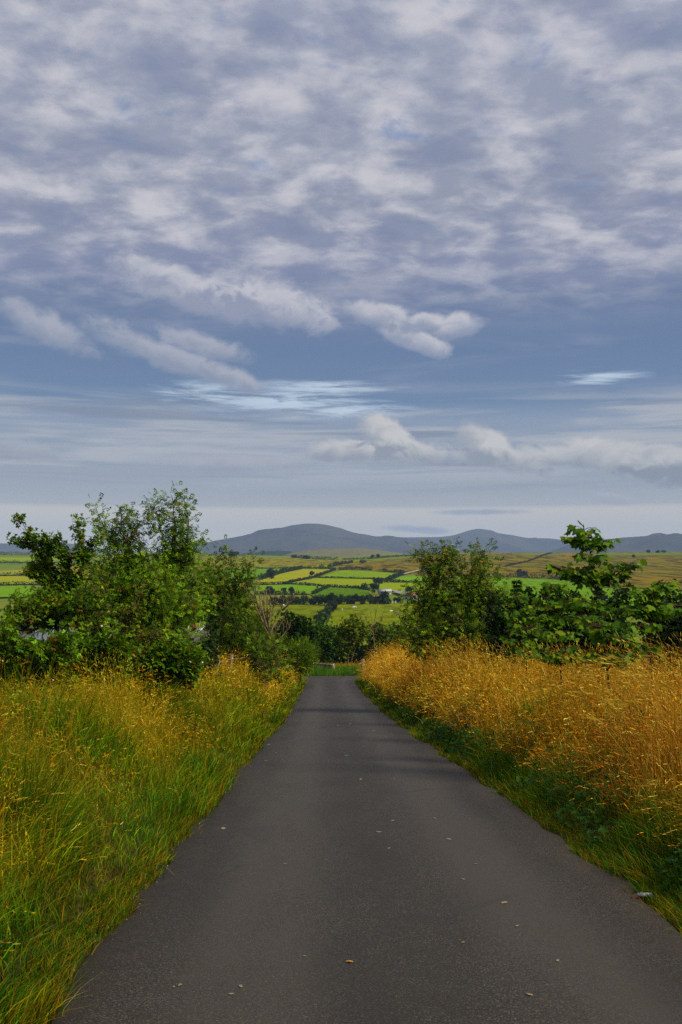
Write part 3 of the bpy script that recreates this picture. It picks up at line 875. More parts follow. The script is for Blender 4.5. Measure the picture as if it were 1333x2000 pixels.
for k_, (bx, by, dd, lim, lab, nb) in enumerate((
    (70, 1352, 14.5, [([(70, 1280), (30, 1272), (0, 1285)], .012, .004, (30, 34), 90), ([(70, 1290), (90, 1270), (120, 1285)], .012, .004, (28, 30), 90), ([(70, 1300), (60, 1320), (20, 1325)], .01, .004, (24, 26), 60), ([(70, 1335), (100, 1330), (130, 1332)], .01, .004, (22, 22), 60)], 'bramble bush with white blossom at the far left, below the grey shed roof', 30),
    (185, 1355, 15.5, [([(185, 1300), (150, 1285), (130, 1300)], .012, .004, (30, 30), 90), ([(185, 1300), (210, 1272), (240, 1285)], .012, .004, (32, 30), 100), ([(185, 1310), (200, 1325), (240, 1330)], .01, .004, (22, 22), 60), ([(185, 1335), (160, 1332), (140, 1335)], .01, .004, (22, 20), 50)], 'bramble bush with most white blossom, around the pale fence post stump', 46),
    (300, 1352, 17.5, [([(300, 1300), (275, 1285), (262, 1310)], .012, .004, (28, 26), 80), ([(300, 1300), (330, 1285), (372, 1292)], .012, .004, (32, 28), 110), ([(300, 1300), (350, 1315), (380, 1318)], .01, .004, (22, 18), 60), ([(300, 1330), (285, 1335), (260, 1338)], .01, .004, (22, 18), 60)], 'bramble bush spilling over the grass under the tall rowan', 22))):
    tree('bramble_bush', lab, 'bush', dd, (bx, by), [([(bx, by), (bx, by - 30), (bx, by - 60)], 0.02, 0.012, (0, 0), 0)] + lim, 'trio', 0.075, 8, BRB, 30 + k_, 'brambles along the left fence', extras=blossoms(nb // 2, 0.017))

# ---- left side further down: ash, dead tree, small bushes
ASH = ([(0.075, 0.115, 0.007), (0.030, 0.056, 0.005), (0.14, 0.165, 0.010), (0.17, 0.13, 0.012)], [5, 4, 2, 0.6])
tree('ash_tree', 'broad dark ash with a rounded crown left of the road, bare branches beside it', 'tree', 41, (470, 1335), [
    ([(470, 1335), (468, 1280), (462, 1230), (455, 1180)], 0.14, 0.08, (0, 0), 0),
    ([(460, 1220), (440, 1165), (448, 1110), (455, 1098)], 0.05, 0.01, (32, 22), 120),
    ([(458, 1200), (425, 1160), (408, 1115), (404, 1105)], 0.05, 0.01, (30, 16), 100),
    ([(458, 1190), (480, 1150), (488, 1120), (482, 1105)], 0.04, 0.01, (26, 16), 80),
    ([(460, 1230), (420, 1210), (388, 1200)], 0.04, 0.01, (38, 22), 110),
    ([(462, 1230), (445, 1180, -1)], 0.04, 0.01, (44, 40), 110),
    ([(464, 1240), (490, 1210), (515, 1195)], 0.04, 0.01, (36, 18), 90),
    ([(466, 1265), (440, 1250, -1), (420, 1262, -1)], 0.04, 0.01, (42, 32), 110),
    ([(468, 1265), (505, 1262, -3.5), (538, 1262, -4)], 0.04, 0.01, (36, 24), 120),
    ([(470, 1285), (510, 1290, -4), (545, 1285, -4.5)], 0.03, 0.01, (34, 26), 130), ([(470, 1290), (520, 1275, -4.5), (535, 1272, -4.5)], 0.03, 0.01, (34, 26), 120),
    ([(460, 1225), (415, 1170, 1), (392, 1140, 1)], 0.04, 0.01, (34, 32), 110),
    ([(462, 1240), (430, 1225, -1), (405, 1262, -2)], 0.03, 0.01, (30, 30), 100),
    ([(470, 1300), (440, 1295, -3), (410, 1290, -4)], 0.03, 0.01, (30, 28), 110),
    ([(470, 1310), (500, 1305, -5), (560, 1300, -6)], 0.03, 0.01, (24, 24), 130),
    ([(462, 1230), (480, 1235, -2), (500, 1240, -3)], 0.03, 0.01, (36, 34), 110),
], 'pinnate', 0.21, 4, ASH, 14, dense=1.65, shoots=3)
rngd = np.random.default_rng(4)
def bare(name, label, d, base_px, stems, r, seed, group=None):
    rng = np.random.default_rng(seed)
    base = grounded(P(base_px[0], base_px[1], d))
    root = thing(name, label, 'tree', base, group)
    tr = MB(); br = MB(); kk = d / F_PX
    for q, pts in enumerate(stems):
        w = np.array([P(p[0], p[1], d + rng.normal(0, 0.15)) for p in pts])
        if q == 0: w = np.concatenate([base[None], w])
        c = spline(w, 9)
        (tr if q == 0 else br).tube(c, np.linspace(r * (1.3 if q == 0 else 0.75), r * 0.15, 9), 5)
        for t in np.linspace(0.45, 0.92, 6):
            i_ = int(t * 8); L = kk * rng.uniform(10, 24)
            dr = rng.normal(0, 1, 3); dr[2] = abs(dr[2]) + 0.8; dr /= np.linalg.norm(dr)
            br.tube(np.array([c[i_], c[i_] + dr * L * 0.5 + rng.normal(0, 0.06, 3) * L, c[i_] + dr * L + (0, 0, L * 0.2)]), [r * 0.28, r * 0.2, r * 0.08], 3)
    link('trunk', tr.mesh('trunk', M['deadwood'], base, True), root)
    link('branches', br.mesh('branches', M['deadwood'], base, True), root)
    return root
bare('dead_tree', 'bare dead tree with pale brown branches in front of the ash', 38, (520, 1335), [
    [(520, 1335), (522, 1270), (524, 1215), (522, 1180), (520, 1150)],
    [(523, 1240), (508, 1200), (492, 1170), (476, 1146)], [(523, 1230), (512, 1190), (506, 1160), (505, 1138)],
    [(524, 1230), (530, 1190), (528, 1160)], [(524, 1215), (536, 1185), (540, 1158)],
    [(524, 1255), (535, 1215), (552, 1192), (556, 1165), (552, 1150)], [(552, 1192), (570, 1175), (574, 1158)],
    [(524, 1270), (560, 1235), (568, 1215)], [(508, 1200), (498, 1160), (492, 1140)], [(526, 1250), (545, 1225), (556, 1205)], [(523, 1225), (516, 1185), (516, 1150)]], 0.06, 5)
SH = ([(0.018, 0.040, 0.007), (0.012, 0.028, 0.006), (0.045, 0.08, 0.010)], [4, 3, 1.2])
tree('dark_shrub', 'dark rounded shrub beyond the bare branches left of the road end', 'shrub', 84, (585, 1318), [
    ([(585, 1318), (583, 1270), (580, 1240)], 0.10, 0.05, (0, 0), 0),
    ([(583, 1270), (568, 1240), (560, 1226)], 0.05, 0.02, (28, 20), 80), ([(583, 1270), (590, 1240), (592, 1222)], 0.05, 0.02, (28, 18), 80),
    ([(583, 1285), (600, 1268), (606, 1250)], 0.05, 0.02, (22, 14), 50), ([(583, 1285), (560, 1275)], 0.05, 0.02, (30, 26), 60)], 'trio', 0.30, 7, SH, 15)
WIL = ([(0.12, 0.17, 0.012), (0.075, 0.12, 0.010), (0.18, 0.21, 0.02)], [5, 3, 2])
tree('willow_bush', 'feathery light green bush at the left verge just before the road ends', 'bush', 66, (588, 1330), [
    ([(588, 1330), (588, 1310), (588, 1295)], 0.06, 0.03, (0, 0), 0),
    ([(588, 1305), (572, 1280), (566, 1262)], 0.03, 0.01, (16, 10), 60), ([(588, 1305), (590, 1275), (592, 1256)], 0.03, 0.01, (18, 10), 80),
    ([(588, 1305), (603, 1285), (608, 1268)], 0.03, 0.01, (14, 8), 50)], 'willow', 0.30, 14, WIL, 16, droop=-0.7, shoots=0)
# ---- trees behind the junction
mids = [
    (100, (636, 1322), [([(636, 1322), (637, 1290), (638, 1260)], .12, .07, (0, 0), 0), ([(637, 1270), (625, 1240), (624, 1222)], .05, .02, (18, 13), 60), ([(638, 1270), (645, 1240), (643, 1222)], .05, .02, (20, 15), 70), ([(638, 1275), (655, 1262), (656, 1245)], .05, .02, (16, 12), 50), ([(637, 1280), (620, 1272)], .05, .02, (18, 16), 40)],
     'mid-green round tree behind the road end, left of the two-stemmed tree', ([(0.055, 0.115, 0.008), (0.030, 0.065, 0.006), (0.10, 0.17, 0.010)], [4, 3, 2])),
    (94, (681, 1322), [([(681, 1322), (680, 1280), (682, 1250), (690, 1230)], .10, .05, (0, 0), 0), ([(686, 1318), (687, 1285), (694, 1268), (700, 1255)], .07, .04, (0, 0), 0), ([(681, 1262), (668, 1240), (670, 1222)], .04, .015, (15, 11), 42), ([(683, 1255), (688, 1225), (692, 1208)], .04, .015, (15, 8), 50), ([(690, 1250), (706, 1238), (714, 1222)], .04, .015, (16, 10), 46), ([(681, 1275), (666, 1268)], .03, .015, (12, 10), 22)],
     'tree with two slim pale stems standing at the end of the road', ([(0.11, 0.13, 0.008), (0.065, 0.09, 0.007), (0.16, 0.18, 0.012)], [4, 3, 2])),
    (102, (742, 1322), [([(742, 1322), (740, 1280), (738, 1255)], .12, .07, (0, 0), 0), ([(740, 1270), (726, 1250), (722, 1232)], .05, .02, (18, 13), 56), ([(740, 1265), (748, 1240), (750, 1226)], .05, .02, (20, 13), 60), ([(740, 1280), (730, 1275)], .05, .02, (22, 18), 50), ([(742, 1280), (762, 1262)], .05, .02, (18, 14), 50)],
     'dark bushy tree behind the right golden verge, beneath the thin bare sapling', ([(0.065, 0.095, 0.008), (0.038, 0.062, 0.006), (0.12, 0.15, 0.010)], [4, 3, 2])),
    (88, (785, 1322), [([(785, 1322), (785, 1280), (784, 1255)], .10, .06, (0, 0), 0), ([(785, 1265), (776, 1240), (776, 1226)], .04, .02, (16, 10), 56), ([(785, 1265), (795, 1250), (798, 1236)], .04, .02, (15, 10), 50), ([(785, 1280), (770, 1270)], .04, .02, (15, 12), 40)],
     'pale-tipped bushy tree next to the left flank of the rowan with red berries', ([(0.11, 0.14, 0.016), (0.05, 0.08, 0.008), (0.19, 0.20, 0.05)], [4, 3, 1.6])),
]
for q, (dd, b_, lim, lab, cs) in enumerate(mids):
    tree('hedgerow_tree', lab, 'tree', dd, b_, lim, 'trio', 0.24, 6, cs, 40 + q, dense=1.2, shoots=2)
bare('bare_sapling', 'thin bare tan sapling standing above the dark bushy tree', 92, (733, 1322), [
    [(733, 1322), (732, 1260), (728, 1220), (722, 1180)], [(731, 1240), (742, 1215), (752, 1190)], [(730, 1225), (735, 1200), (738, 1178)], [(731, 1240), (716, 1215), (712, 1195)]], 0.06, 8)
# darker filler hedge behind the junction
def hedge_px(name, label, pts, d, hpx, col, seed, leafs=0.3, dens=1.0, group=None):
    rng = np.random.default_rng(seed)
    w = np.array([P(x, y, d) for x, y in pts]); drop = max(0.0, float(np.max(w[:, 2] - H(w[:, 0], w[:, 1])))); w[:, 2] -= drop; c = spline(w, 40)
    L = np.linalg.norm(np.diff(w, axis=0), axis=1).sum(); h = hpx * d / F_PX + drop
    n = int(L / leafs * h / leafs * 16 * dens)
    t = rng.random(n) * 39; i_ = np.minimum(t.astype(int), 38); f_ = (t - i_)[:, None]
    cen = c[i_] * (1 - f_) + c[i_ + 1] * f_
    hh = h * (0.75 + 0.5 * vnoise(t * 0.9, t * 0 + seed, seed))
    u_ = rng.random(n) ** 0.8
    pos = cen + np.stack([rng.normal(0, 0.1, n), rng.normal(0, 0.35, n) * h * 0.5 * (1.1 - u_ * 0.6), u_ * hh], 1)
    ax = rng.normal(0, 0.7, (n, 3)) + (0, -0.3, 0.3); nm = rng.normal(0, 0.6, (n, 3)) + (0.1, -0.3, 0.8)
    gk = ~in_gap(pos); pos, ax, nm = pos[gk], ax[gk], nm[gk]; n = len(pos)
    cl_ = palette(rng, n, [col, tuple(v * 0.6 for v in col), tuple(v * 1.5 for v in col)], [4, 3, 1.5])
    base = w[len(w) // 2]
    root = thing(name, label, 'hedge', base, group)
    st = MB()
    for q in range(2, 38, 3):
        st.tube(np.array([c[q], c[q] + (rng.normal(0, .1), 0, h * 0.5), c[q] + (rng.normal(0, .2), 0, h * 0.9)]), [h * .02, h * .014, h * .006], 4)
    link('stems', st.mesh('stems', M['bark'], base), root, kind='stuff')
    link('foliage', leaves_mesh('foliage', pos, ax, nm, leafs * rng.uniform(0.6, 1.3, n), cl_.clip(0.004, 1), 'trio', M['leaf'], base), root)
    return root
hedge_px('hedge', 'dark hedge closing the view behind the trees at the road end', [(520, 1325), (620, 1322), (720, 1322), (840, 1325)], 112, 72, (0.018, 0.036, 0.007), 61, 0.35, 0.8)
hedge_px('hedge', 'dark hedge in shade behind the sycamore saplings on the right', [(960, 1318), (1060, 1318), (1160, 1320), (1230, 1320)], 27, 135, (0.018, 0.042, 0.007), 62, 0.13, 0.8)
hedge_px('hedge', 'dark hedge at the far right edge behind the tall bent grass stalks', [(1265, 1290), (1310, 1292), (1420, 1300)], 30, 125, (0.022, 0.045, 0.008), 63, 0.14, 0.8)
hedge_px('hedge', 'hedge under the ash and hawthorn along the left field edge', [(-60, 1355), (120, 1355), (300, 1348), (420, 1335)], 27, 105, (0.024, 0.045, 0.008), 64, 0.14, 0.7)

# ---- right side: rowan with berries
RW2 = ([(0.095, 0.150, 0.008), (0.034, 0.068, 0.006), (0.19, 0.225, 0.012), (0.23, 0.18, 0.014)], [5, 3.5, 2.4, 0.8])
tree('berried_rowan', 'rounded rowan with red berry clusters rising from the right golden verge', 'tree', 36, (900, 1330), [
    ([(900, 1330), (898, 1280), (892, 1230), (890, 1180)], 0.13, 0.07, (0, 0), 0),
    ([(892, 1200), (885, 1150), (880, 1105), (876, 1068)], 0.05, 0.008, (42, 14), 150),
    ([(890, 1190), (920, 1140), (935, 1100), (948, 1072)], 0.045, 0.008, (36, 12), 110),
    ([(890, 1200), (850, 1160), (848, 1120), (858, 1095)], 0.045, 0.008, (34, 16), 90),
    ([(862, 1120), (842, 1095), (820, 1082)], 0.02, 0.005, (15, 8), 32),
    ([(890, 1220), (925, 1180), (955, 1150)], 0.045, 0.008, (42, 24), 120),
    ([(892, 1220), (845, 1190), (815, 1170)], 0.045, 0.008, (40, 20), 110),
    ([(895, 1250), (850, 1235, -.8), (812, 1230, -.8)], 0.045, 0.008, (40, 24), 110),
    ([(895, 1250), (900, 1215, -1.2)], 0.045, 0.008, (52, 48), 110),
    ([(896, 1250), (945, 1225, -.8), (985, 1205, -.8)], 0.045, 0.008, (44, 26), 120),
    ([(897, 1270), (960, 1262), (1005, 1245)], 0.04, 0.008, (38, 34), 110),
    ([(897, 1275), (845, 1268), (812, 1258)], 0.04, 0.008, (34, 26), 100),
    ([(893, 1230), (840, 1205), (806, 1200)], 0.04, 0.008, (28, 18), 70),
    ([(893, 1215), (950, 1185), (985, 1172)], 0.04, 0.008, (30, 18), 70),
    ([(897, 1280), (840, 1262, -1), (812, 1240, -1)], 0.03, 0.008, (22, 34), 110),
    ([(897, 1280), (950, 1262, -1), (990, 1225, -1)], 0.03, 0.008, (22, 40), 130),
    ([(893, 1200), (930, 1170), (965, 1135)], 0.03, 0.008, (20, 30), 70),
    ([(893, 1230), (835, 1200), (822, 1165)], 0.03, 0.008, (20, 30), 70),
], 'pinnate', 0.19, 4, RW2, 17, dense=1.65, shoots=3, extras=berries(30, 0.075, (0.42, 0.022, 0.008), 'berry_cluster'))
def conifer(label, px, top, bot, d, hw):
    rng = np.random.default_rng(6)
    base = grounded(P(px, bot, d)); k = d / F_PX
    bot = HORIZON - (base[2] - CAM_Z) / d * F_PX
    root = thing('spruce_tree', label, 'tree', base)
    st = MB(); st.tube(np.array([base, base + (0, 0, (bot - top) * k)]), [0.08, 0.01], 6)
    link('trunk', st.mesh('trunk', M['bark'], base), root)
    pos = []; ax = []
    Ht = (bot - top) * k
    for z_ in np.linspace(0.05, 0.98, 26):
        R = hw * k * (1 - z_) + 0.04
        for q in range(12):
            a = rng.random() * 6.28; dr = np.array((math.cos(a), math.sin(a), -0.15))
            for r_ in np.linspace(0.2, 1, 5):
                for _ in range(3):
                    pos.append(base + (0, 0, z_ * Ht) + dr * R * r_); ax.append(dr + rng.normal(0, 0.35, 3))
    pos = np.array(pos); ax = np.array(ax); n = len(pos)
    link('crown', leaves_mesh('crown', pos, ax, rng.normal(0, .5, (n, 3)) + (0, 0, 1), np.full(n, 0.16), palette(rng, n, [(0.015, 0.04, 0.012), (0.025, 0.06, 0.015)], [1, 1]).clip(.003, 1), 'willow', M['leaf'], base), root)
conifer('small dark pointed spruce top showing right of the berried rowan', 1012, 1132, 1325, 30, 34)

# ---- sycamore saplings, leaves one by one
SYC_TV, SYC_TF = TPL['palmate']
def syc_leaf_mesh(k, col):
    me = mesh_np('leaf', SYC_TV, [f for f in SYC_TF], M['leaf'], np.tile(np.array(col), (len(SYC_TV), 1)))
    return me
SYC_COL = [(0.080, 0.185, 0.003), (0.050, 0.135, 0.003), (0.125, 0.235, 0.004), (0.034, 0.095, 0.003), (0.18, 0.27, 0.005), (0.24, 0.24, 0.01)]
SYC_MESH = [syc_leaf_mesh(k, c) for k, c in enumerate(SYC_COL)]
def sycamore(label, d, base_px, stem, shoots, seed, size=0.17, n_max=300, wt=(4, 4, 3, 3, 1.6, 0.3)):
    rng = np.random.default_rng(seed)
    base = grounded(P(base_px[0], base_px[1], d)); k = d / F_PX
    root = thing('sycamore_sapling', label, 'tree', base, 'sycamore saplings on the right bank')
    tr = MB()
    c = spline(np.concatenate([base[None], [P(x, y, d) for x, y in stem]]), 14)
    tr.tube(c, np.linspace(0.020, 0.005, 14), 6)
    link('trunk', tr.mesh('trunk', M['bark_red'], base, True), root)
    br = MB(); L = []
    for pts, nl, spread in shoots:
        nl = int(nl * 2.2)
        w = np.array([P(p[0], p[1], d + (p[2] if len(p) > 2 else 0)) for p in pts]); s_ = spline(w, 9)
        br.tube(s_, np.linspace(0.012, 0.004, 9), 4)
        for q in range(nl):
            t = 0.25 + 0.75 * (q + rng.random()) / nl; j = min(8, int(t * 8)); 
            a = rng.random() * 2 * math.pi
            out_ = np.array((math.cos(a), math.sin(a) * 0.9 - 0.15, rng.uniform(-0.1, 0.45)))
            pl_ = rng.uniform(0.4, 1.0) * spread * k
            tip = s_[j] + out_ * pl_
            br.tube(np.array([s_[j], (s_[j] + tip) / 2 + (0, 0, 0.02), tip]), 0.003, 3, cap=False)
            L.append((tip, out_))
    crown = link('crown', br.mesh('crown', M['bark_red'], base), root)
    L.sort(key=lambda q: q[0][1])
    RP = []; RA = []; RN = []; RS = []
    for qi, (tip, o_) in enumerate(L):
        ax = np.array([[o_[0], o_[1], -0.75 + rng.normal(0, 0.35)]]) + rng.normal(0, 0.25, (1, 3))
        nm = np.array([[0.15, -0.35, 0.8]]) + rng.normal(0, 0.45, (1, 3))
        s_ = size * rng.uniform(0.5, 1.25)
        if qi >= n_max:
            RP.append(tip); RA.append(ax[0]); RN.append(nm[0]); RS.append(s_); continue
        x, y, z = frames(ax, nm)
        mt = Matrix(((x[0][0], y[0][0], z[0][0]), (x[0][1], y[0][1], z[0][1]), (x[0][2], y[0][2], z[0][2])))
        o = link('leaf', SYC_MESH[rng.choice(6, p=np.array(wt) / sum(wt))], crown, Vector(tip - base))
        o.rotation_euler = mt.to_euler(); o.scale = (s_, s_, s_)
    if RP:
        link('rear_leaves', leaves_mesh('rear_leaves', np.array(RP), np.array(RA), np.array(RN), np.array(RS), palette(rng, len(RP), SYC_COL[:5], wt[:5]).clip(.004, 1), 'palmate', M['leaf'], base), crown, kind='stuff')
    return root
sycamore('tall sycamore sapling with big lobed leaves breaking the skyline on the right', 14.5, (1192, 1352), [(1192, 1352), (1184, 1290), (1172, 1210), (1165, 1150), (1155, 1090), (1148, 1045)], [
    ([(1150, 1070), (1145, 1045), (1140, 1030)], 26, 32), ([(1152, 1075), (1130, 1056), (1108, 1054)], 24, 20), ([(1153, 1080), (1172, 1062), (1186, 1056)], 26, 22),
    ([(1158, 1100), (1150, 1085, -.2)], 12, 26), ([(1160, 1120), (1175, 1100), (1180, 1085)], 8, 18),
    ([(1165, 1150), (1120, 1122), (1078, 1108)], 46, 24), ([(1165, 1150), (1140, 1125, -.2), (1132, 1112)], 18, 24),
    ([(1166, 1155), (1200, 1125), (1238, 1098)], 50, 26), ([(1166, 1150), (1172, 1125), (1165, 1108)], 20, 28),
    ([(1170, 1190), (1140, 1180, -.3), (1150, 1170, -.4)], 24, 34), ([(1175, 1210), (1200, 1195), (1215, 1190)], 20, 30),
    ([(1178, 1235), (1165, 1220, -.4), (1150, 1225, -.5)], 28, 36), ([(1182, 1260), (1200, 1245, -.3), (1215, 1250)], 26, 34), ([(1185, 1300), (1180, 1285, -.3), (1165, 1280, -.4)], 18, 40), ([(1186, 1310), (1200, 1290, -.3), (1225, 1288)], 18, 36)], 71, 0.110)
sycamore('shorter sycamore sapling in front of the dark hedge, left of the tall sapling', 16.5, (1098, 1345), [(1098, 1345), (1094, 1280), (1090, 1210), (1086, 1150)], [
    ([(1088, 1165), (1084, 1148), (1076, 1140)], 22, 24), ([(1090, 1195), (1070, 1175), (1055, 1172)], 22, 24), ([(1090, 1195), (1110, 1178), (1122, 1172)], 24, 26),
    ([(1092, 1225), (1060, 1210), (1035, 1205)], 34, 30), ([(1092, 1225), (1120, 1212), (1140, 1205)], 30, 28), ([(1094, 1250), (1085, 1240, -.4)], 30, 40), ([(1095, 1290), (1080, 1275, -.4)], 36, 46), ([(1095, 1300), (1120, 1285, -.4)], 30, 40)], 72, 0.106)
sycamore('leaning sycamore sapling at the right edge of the picture', 13.5, (1275, 1352), [(1275, 1352), (1272, 1290), (1268, 1220), (1278, 1160), (1292, 1140)], [
    ([(1275, 1170), (1290, 1148), (1300, 1138)], 24, 22), ([(1272, 1180), (1258, 1162), (1262, 1148)], 20, 24), ([(1270, 1210), (1240, 1195), (1222, 1190)], 36, 32),
    ([(1270, 1215), (1300, 1195), (1320, 1180)], 30, 34), ([(1270, 1230), (1250, 1222, -.3), (1225, 1232)], 34, 30), ([(1268, 1200), (1276, 1185)], 26, 34), ([(1271, 1280), (1262, 1262, -.3)], 18, 30)], 73, 0.102)
sycamore('small bushy sycamore sapling between the berried rowan and the spruce top', 21, (1030, 1340), [(1030, 1340), (1028, 1280), (1020, 1215), (1014, 1170)], [
    ([(1016, 1185), (1010, 1168), (1000, 1160)], 26, 20), ([(1020, 1205), (1040, 1190), (1052, 1188)], 26, 22), ([(1022, 1220), (1000, 1205), (985, 1200)], 30, 24), ([(1024, 1240), (1030, 1225, -.5)], 40, 36), ([(1026, 1262), (1010, 1255, -.5)], 30, 34), ([(1028, 1290), (1030, 1275, -.5)], 36, 40)], 74, 0.105)

# ------------------------------------------------------------------ far side: hedgerows, lone trees, farm, animals
def far_hedge(label, pts, h, seed, col=(0.022, 0.040, 0.012), gap=0.1, wid=1.3):
    rng = np.random.default_rng(seed)
    w = np.array([ground_at(x, y) for x, y in pts])
    d_ = np.concatenate([[0], np.cumsum(np.linalg.norm(np.diff(w[:, :2], axis=0), axis=1))])
    L = d_[-1]; n = int(min(L * 11, 4200))
    t = rng.random(n) * L
    X = np.interp(t, d_, w[:, 0]); Y = np.interp(t, d_, w[:, 1]); Z = H(X, Y)
    hv = h * (0.55 + 0.9 * fbm(t / 9.0, t * 0 + seed, seed, 3) ** 1.3)
    keep = vnoise(t / 14.0, t * 0 + 3.3, seed + 2) > gap
    u = rng.random(n)
    pos = np.stack([X + rng.normal(0, wid * 0.4, n), Y + rng.normal(0, wid * 0.4, n), Z + 0.2 + u * hv], 1)[keep]
    n = len(pos)
    base = w[0]
    root = thing('hedgerow', label, 'hedge', base, 'hedgerows between the valley fields')
    cl_ = palette(rng, n, [col, tuple(v * 0.6 for v in col), tuple(v * 1.5 for v in col)], [4, 3, 1.5]).clip(0.004, 1)
    link('foliage', leaves_mesh('foliage', pos, rng.normal(0, 1, (n, 3)), rng.normal(0, .6, (n, 3)) + (0, -.3, .8), rng.uniform(0.5, 1.1, n), cl_, 'trio', M['leaf'], base), root)
HEDGES = [
    ('hedgerow above the yellowish sloping field', [(500, 1112), (560, 1111), (600, 1110.5), (655, 1112)], 2.2, 0.0),
    ('bushy hedgerow running down the left of the yellowish sloping field', [(592, 1111), (560, 1118), (530, 1127), (505, 1133)], 4.2, 0.05),
    ('diagonal hedgerow between the yellowish field and the two brighter fields', [(655, 1114), (632, 1122), (612, 1129.5), (580, 1137), (552, 1143)], 2.2, 0.1),
    ('straight dark hedgerow under the uppermost bright field', [(613, 1130), (660, 1131), (730, 1132.5), (762, 1133)], 2.0, 0.0),
    ('long hedgerow with bushes under the middle field', [(500, 1143), (560, 1142.5), (600, 1145), (650, 1148), (690, 1150), (722, 1154)], 2.2, 0.05),
    ('short diagonal hedgerow left of the darkest green field', [(642, 1149), (628, 1155), (612, 1163)], 2.4, 0.1),
    ('dark hedgerow under the two round lone trees', [(500, 1162), (560, 1162), (598, 1162.5)], 2.4, 0.0),
    ('hedgerow along the foot of the brown moor above the bright field', [(660, 1114), (690, 1112.5), (740, 1116), (790, 1121)], 3.0, 0.15),
    ('diagonal hedgerow at the right end of the uppermost bright field', [(790, 1122), (775, 1128), (755, 1136)], 3.5, 0.1),
    ('straight dark hedgerow between the two small fields on the right', [(750, 1138), (790, 1138.5), (850, 1139)], 2.2, 0.0),
    ('hedgerow climbing between the two large lower fields', [(655, 1184), (645, 1196), (636, 1210), (622, 1226)], 4.0, 0.05),
    ('dark hedgerow with bushes between the moor and the long bright field on the right', [(950, 1127), (1010, 1129), (1070, 1132), (1120, 1136), (1180, 1149)], 4.6, 0.05),
    ('hedgerow on the crest line left of the middle', [(390, 1086), (440, 1086), (480, 1087)], 4.0, 0.3),
    ('dark hedgerow along the skyline above the rough pasture', [(568, 1089), (600, 1091.5), (640, 1093.5), (660, 1094)], 4.5, 0.2),
    ('skyline hedgerow where the brown moor begins', [(670, 1094), (720, 1092), (760, 1089), (800, 1086.5), (850, 1083)], 3.2, 0.3),
    ('broken hedgerow between the rough pasture and the brown moor', [(690, 1100), (660, 1105), (640, 1109), (615, 1111)], 4.2, 0.25),
    ('dark hedgerow below the top field at the far left', [(-30, 1126.5), (60, 1126), (112, 1126)], 3.0, 0.0),
    ('lowest hedgerow among the fields at the far left', [(-30, 1145), (60, 1145), (108, 1143)], 4.0, 0.05),
    ('upper hedgerow among the fields at the far left', [(-30, 1100), (70, 1101), (160, 1100)], 4.0, 0.25),
    ('dark ditch hedgerow rising across the moor on the right', [(985, 1108), (1030, 1098), (1060, 1086), (1078, 1081)], 2.0, 0.1),
    ('dark hedgerow on the brow at the top left behind the hawthorn', [(-30, 1084), (60, 1085), (180, 1086)], 6.0, 0.0),
    ('hedgerow at the foot of the two large lower fields', [(470, 1236), (560, 1236), (640, 1238), (760, 1242), (860, 1244)], 3.0, 0.0),
]
for q, (lab, pts, h, gp) in enumerate(HEDGES):
    far_hedge(lab, pts, h, 100 + q, gap=gp)

def far_tree(name, label, px, top, bot, wpx, seed, col, group=None, cat='tree', trunk=0.25):
    rng = np.random.default_rng(seed)
    g = ground_at(px, bot); k = g[1] / F_PX
    Ht = (bot - top) * k; Wd = wpx * k / 2
    root = thing(name, label, cat, g, group)
    st = MB(); st.tube(np.array([(0, 0, -0.3), (0.1, 0, Ht * 0.35), (0, 0.1, Ht * 0.75)]), [Ht * 0.035, Ht * 0.025, Ht * 0.008], 5)
    for a in range(4):
        an = a * 1.57 + rng.random(); e = np.array((math.cos(an) * Wd * .6, math.sin(an) * Wd * .6, Ht * rng.uniform(.55, .8)))
        st.tube(np.array([(0, 0, Ht * 0.3), e * 0.55 + (0, 0, Ht * .12), e]), [Ht * .015, Ht * .01, Ht * .004], 4)
    link('trunk', st.mesh('trunk', M['bark']), root)
    nl = 9
    cen = unit(rng, nl) * np.array((Wd * .62, Wd * .62, Ht * (1 - trunk) * .30)) + (0, 0, Ht * (trunk + (1 - trunk) * .52))
    n = 620
    which = rng.integers(0, nl, n)
    rad = np.array((Wd * .52, Wd * .52, Ht * (1 - trunk) * .27))
    pos = cen[which] + unit(rng, n) * rng.random((n, 1)) ** 0.4 * rad
    tone = 1 + rng.normal(0, 0.25, nl)
    cl_ = palette(rng, n, [col, tuple(v * 0.6 for v in col), tuple(v * 1.5 for v in col)], [4, 3, 1.6]) * tone[which][:, None].clip(.5, 1.6)
    link('crown', leaves_mesh('crown', pos, rng.normal(0, 1, (n, 3)), rng.normal(0, .6, (n, 3)) + (0.1, -.3, .8), Wd * 0.22 * rng.uniform(.7, 1.3, n), cl_.clip(.004, 1), 'trio', M['leaf'], (0, 0, 0)), root)
DK = (0.022, 0.044, 0.012); MD = (0.036, 0.066, 0.012); YL = (0.075, 0.10, 0.014)
ORD = ['first', 'second', 'third', 'fourth', 'fifth', 'sixth', 'seventh', 'eighth', 'ninth', 'tenth', 'eleventh', 'twelfth', 'thirteenth', 'fourteenth', 'fifteenth', 'sixteenth', 'seventeenth', 'eighteenth']
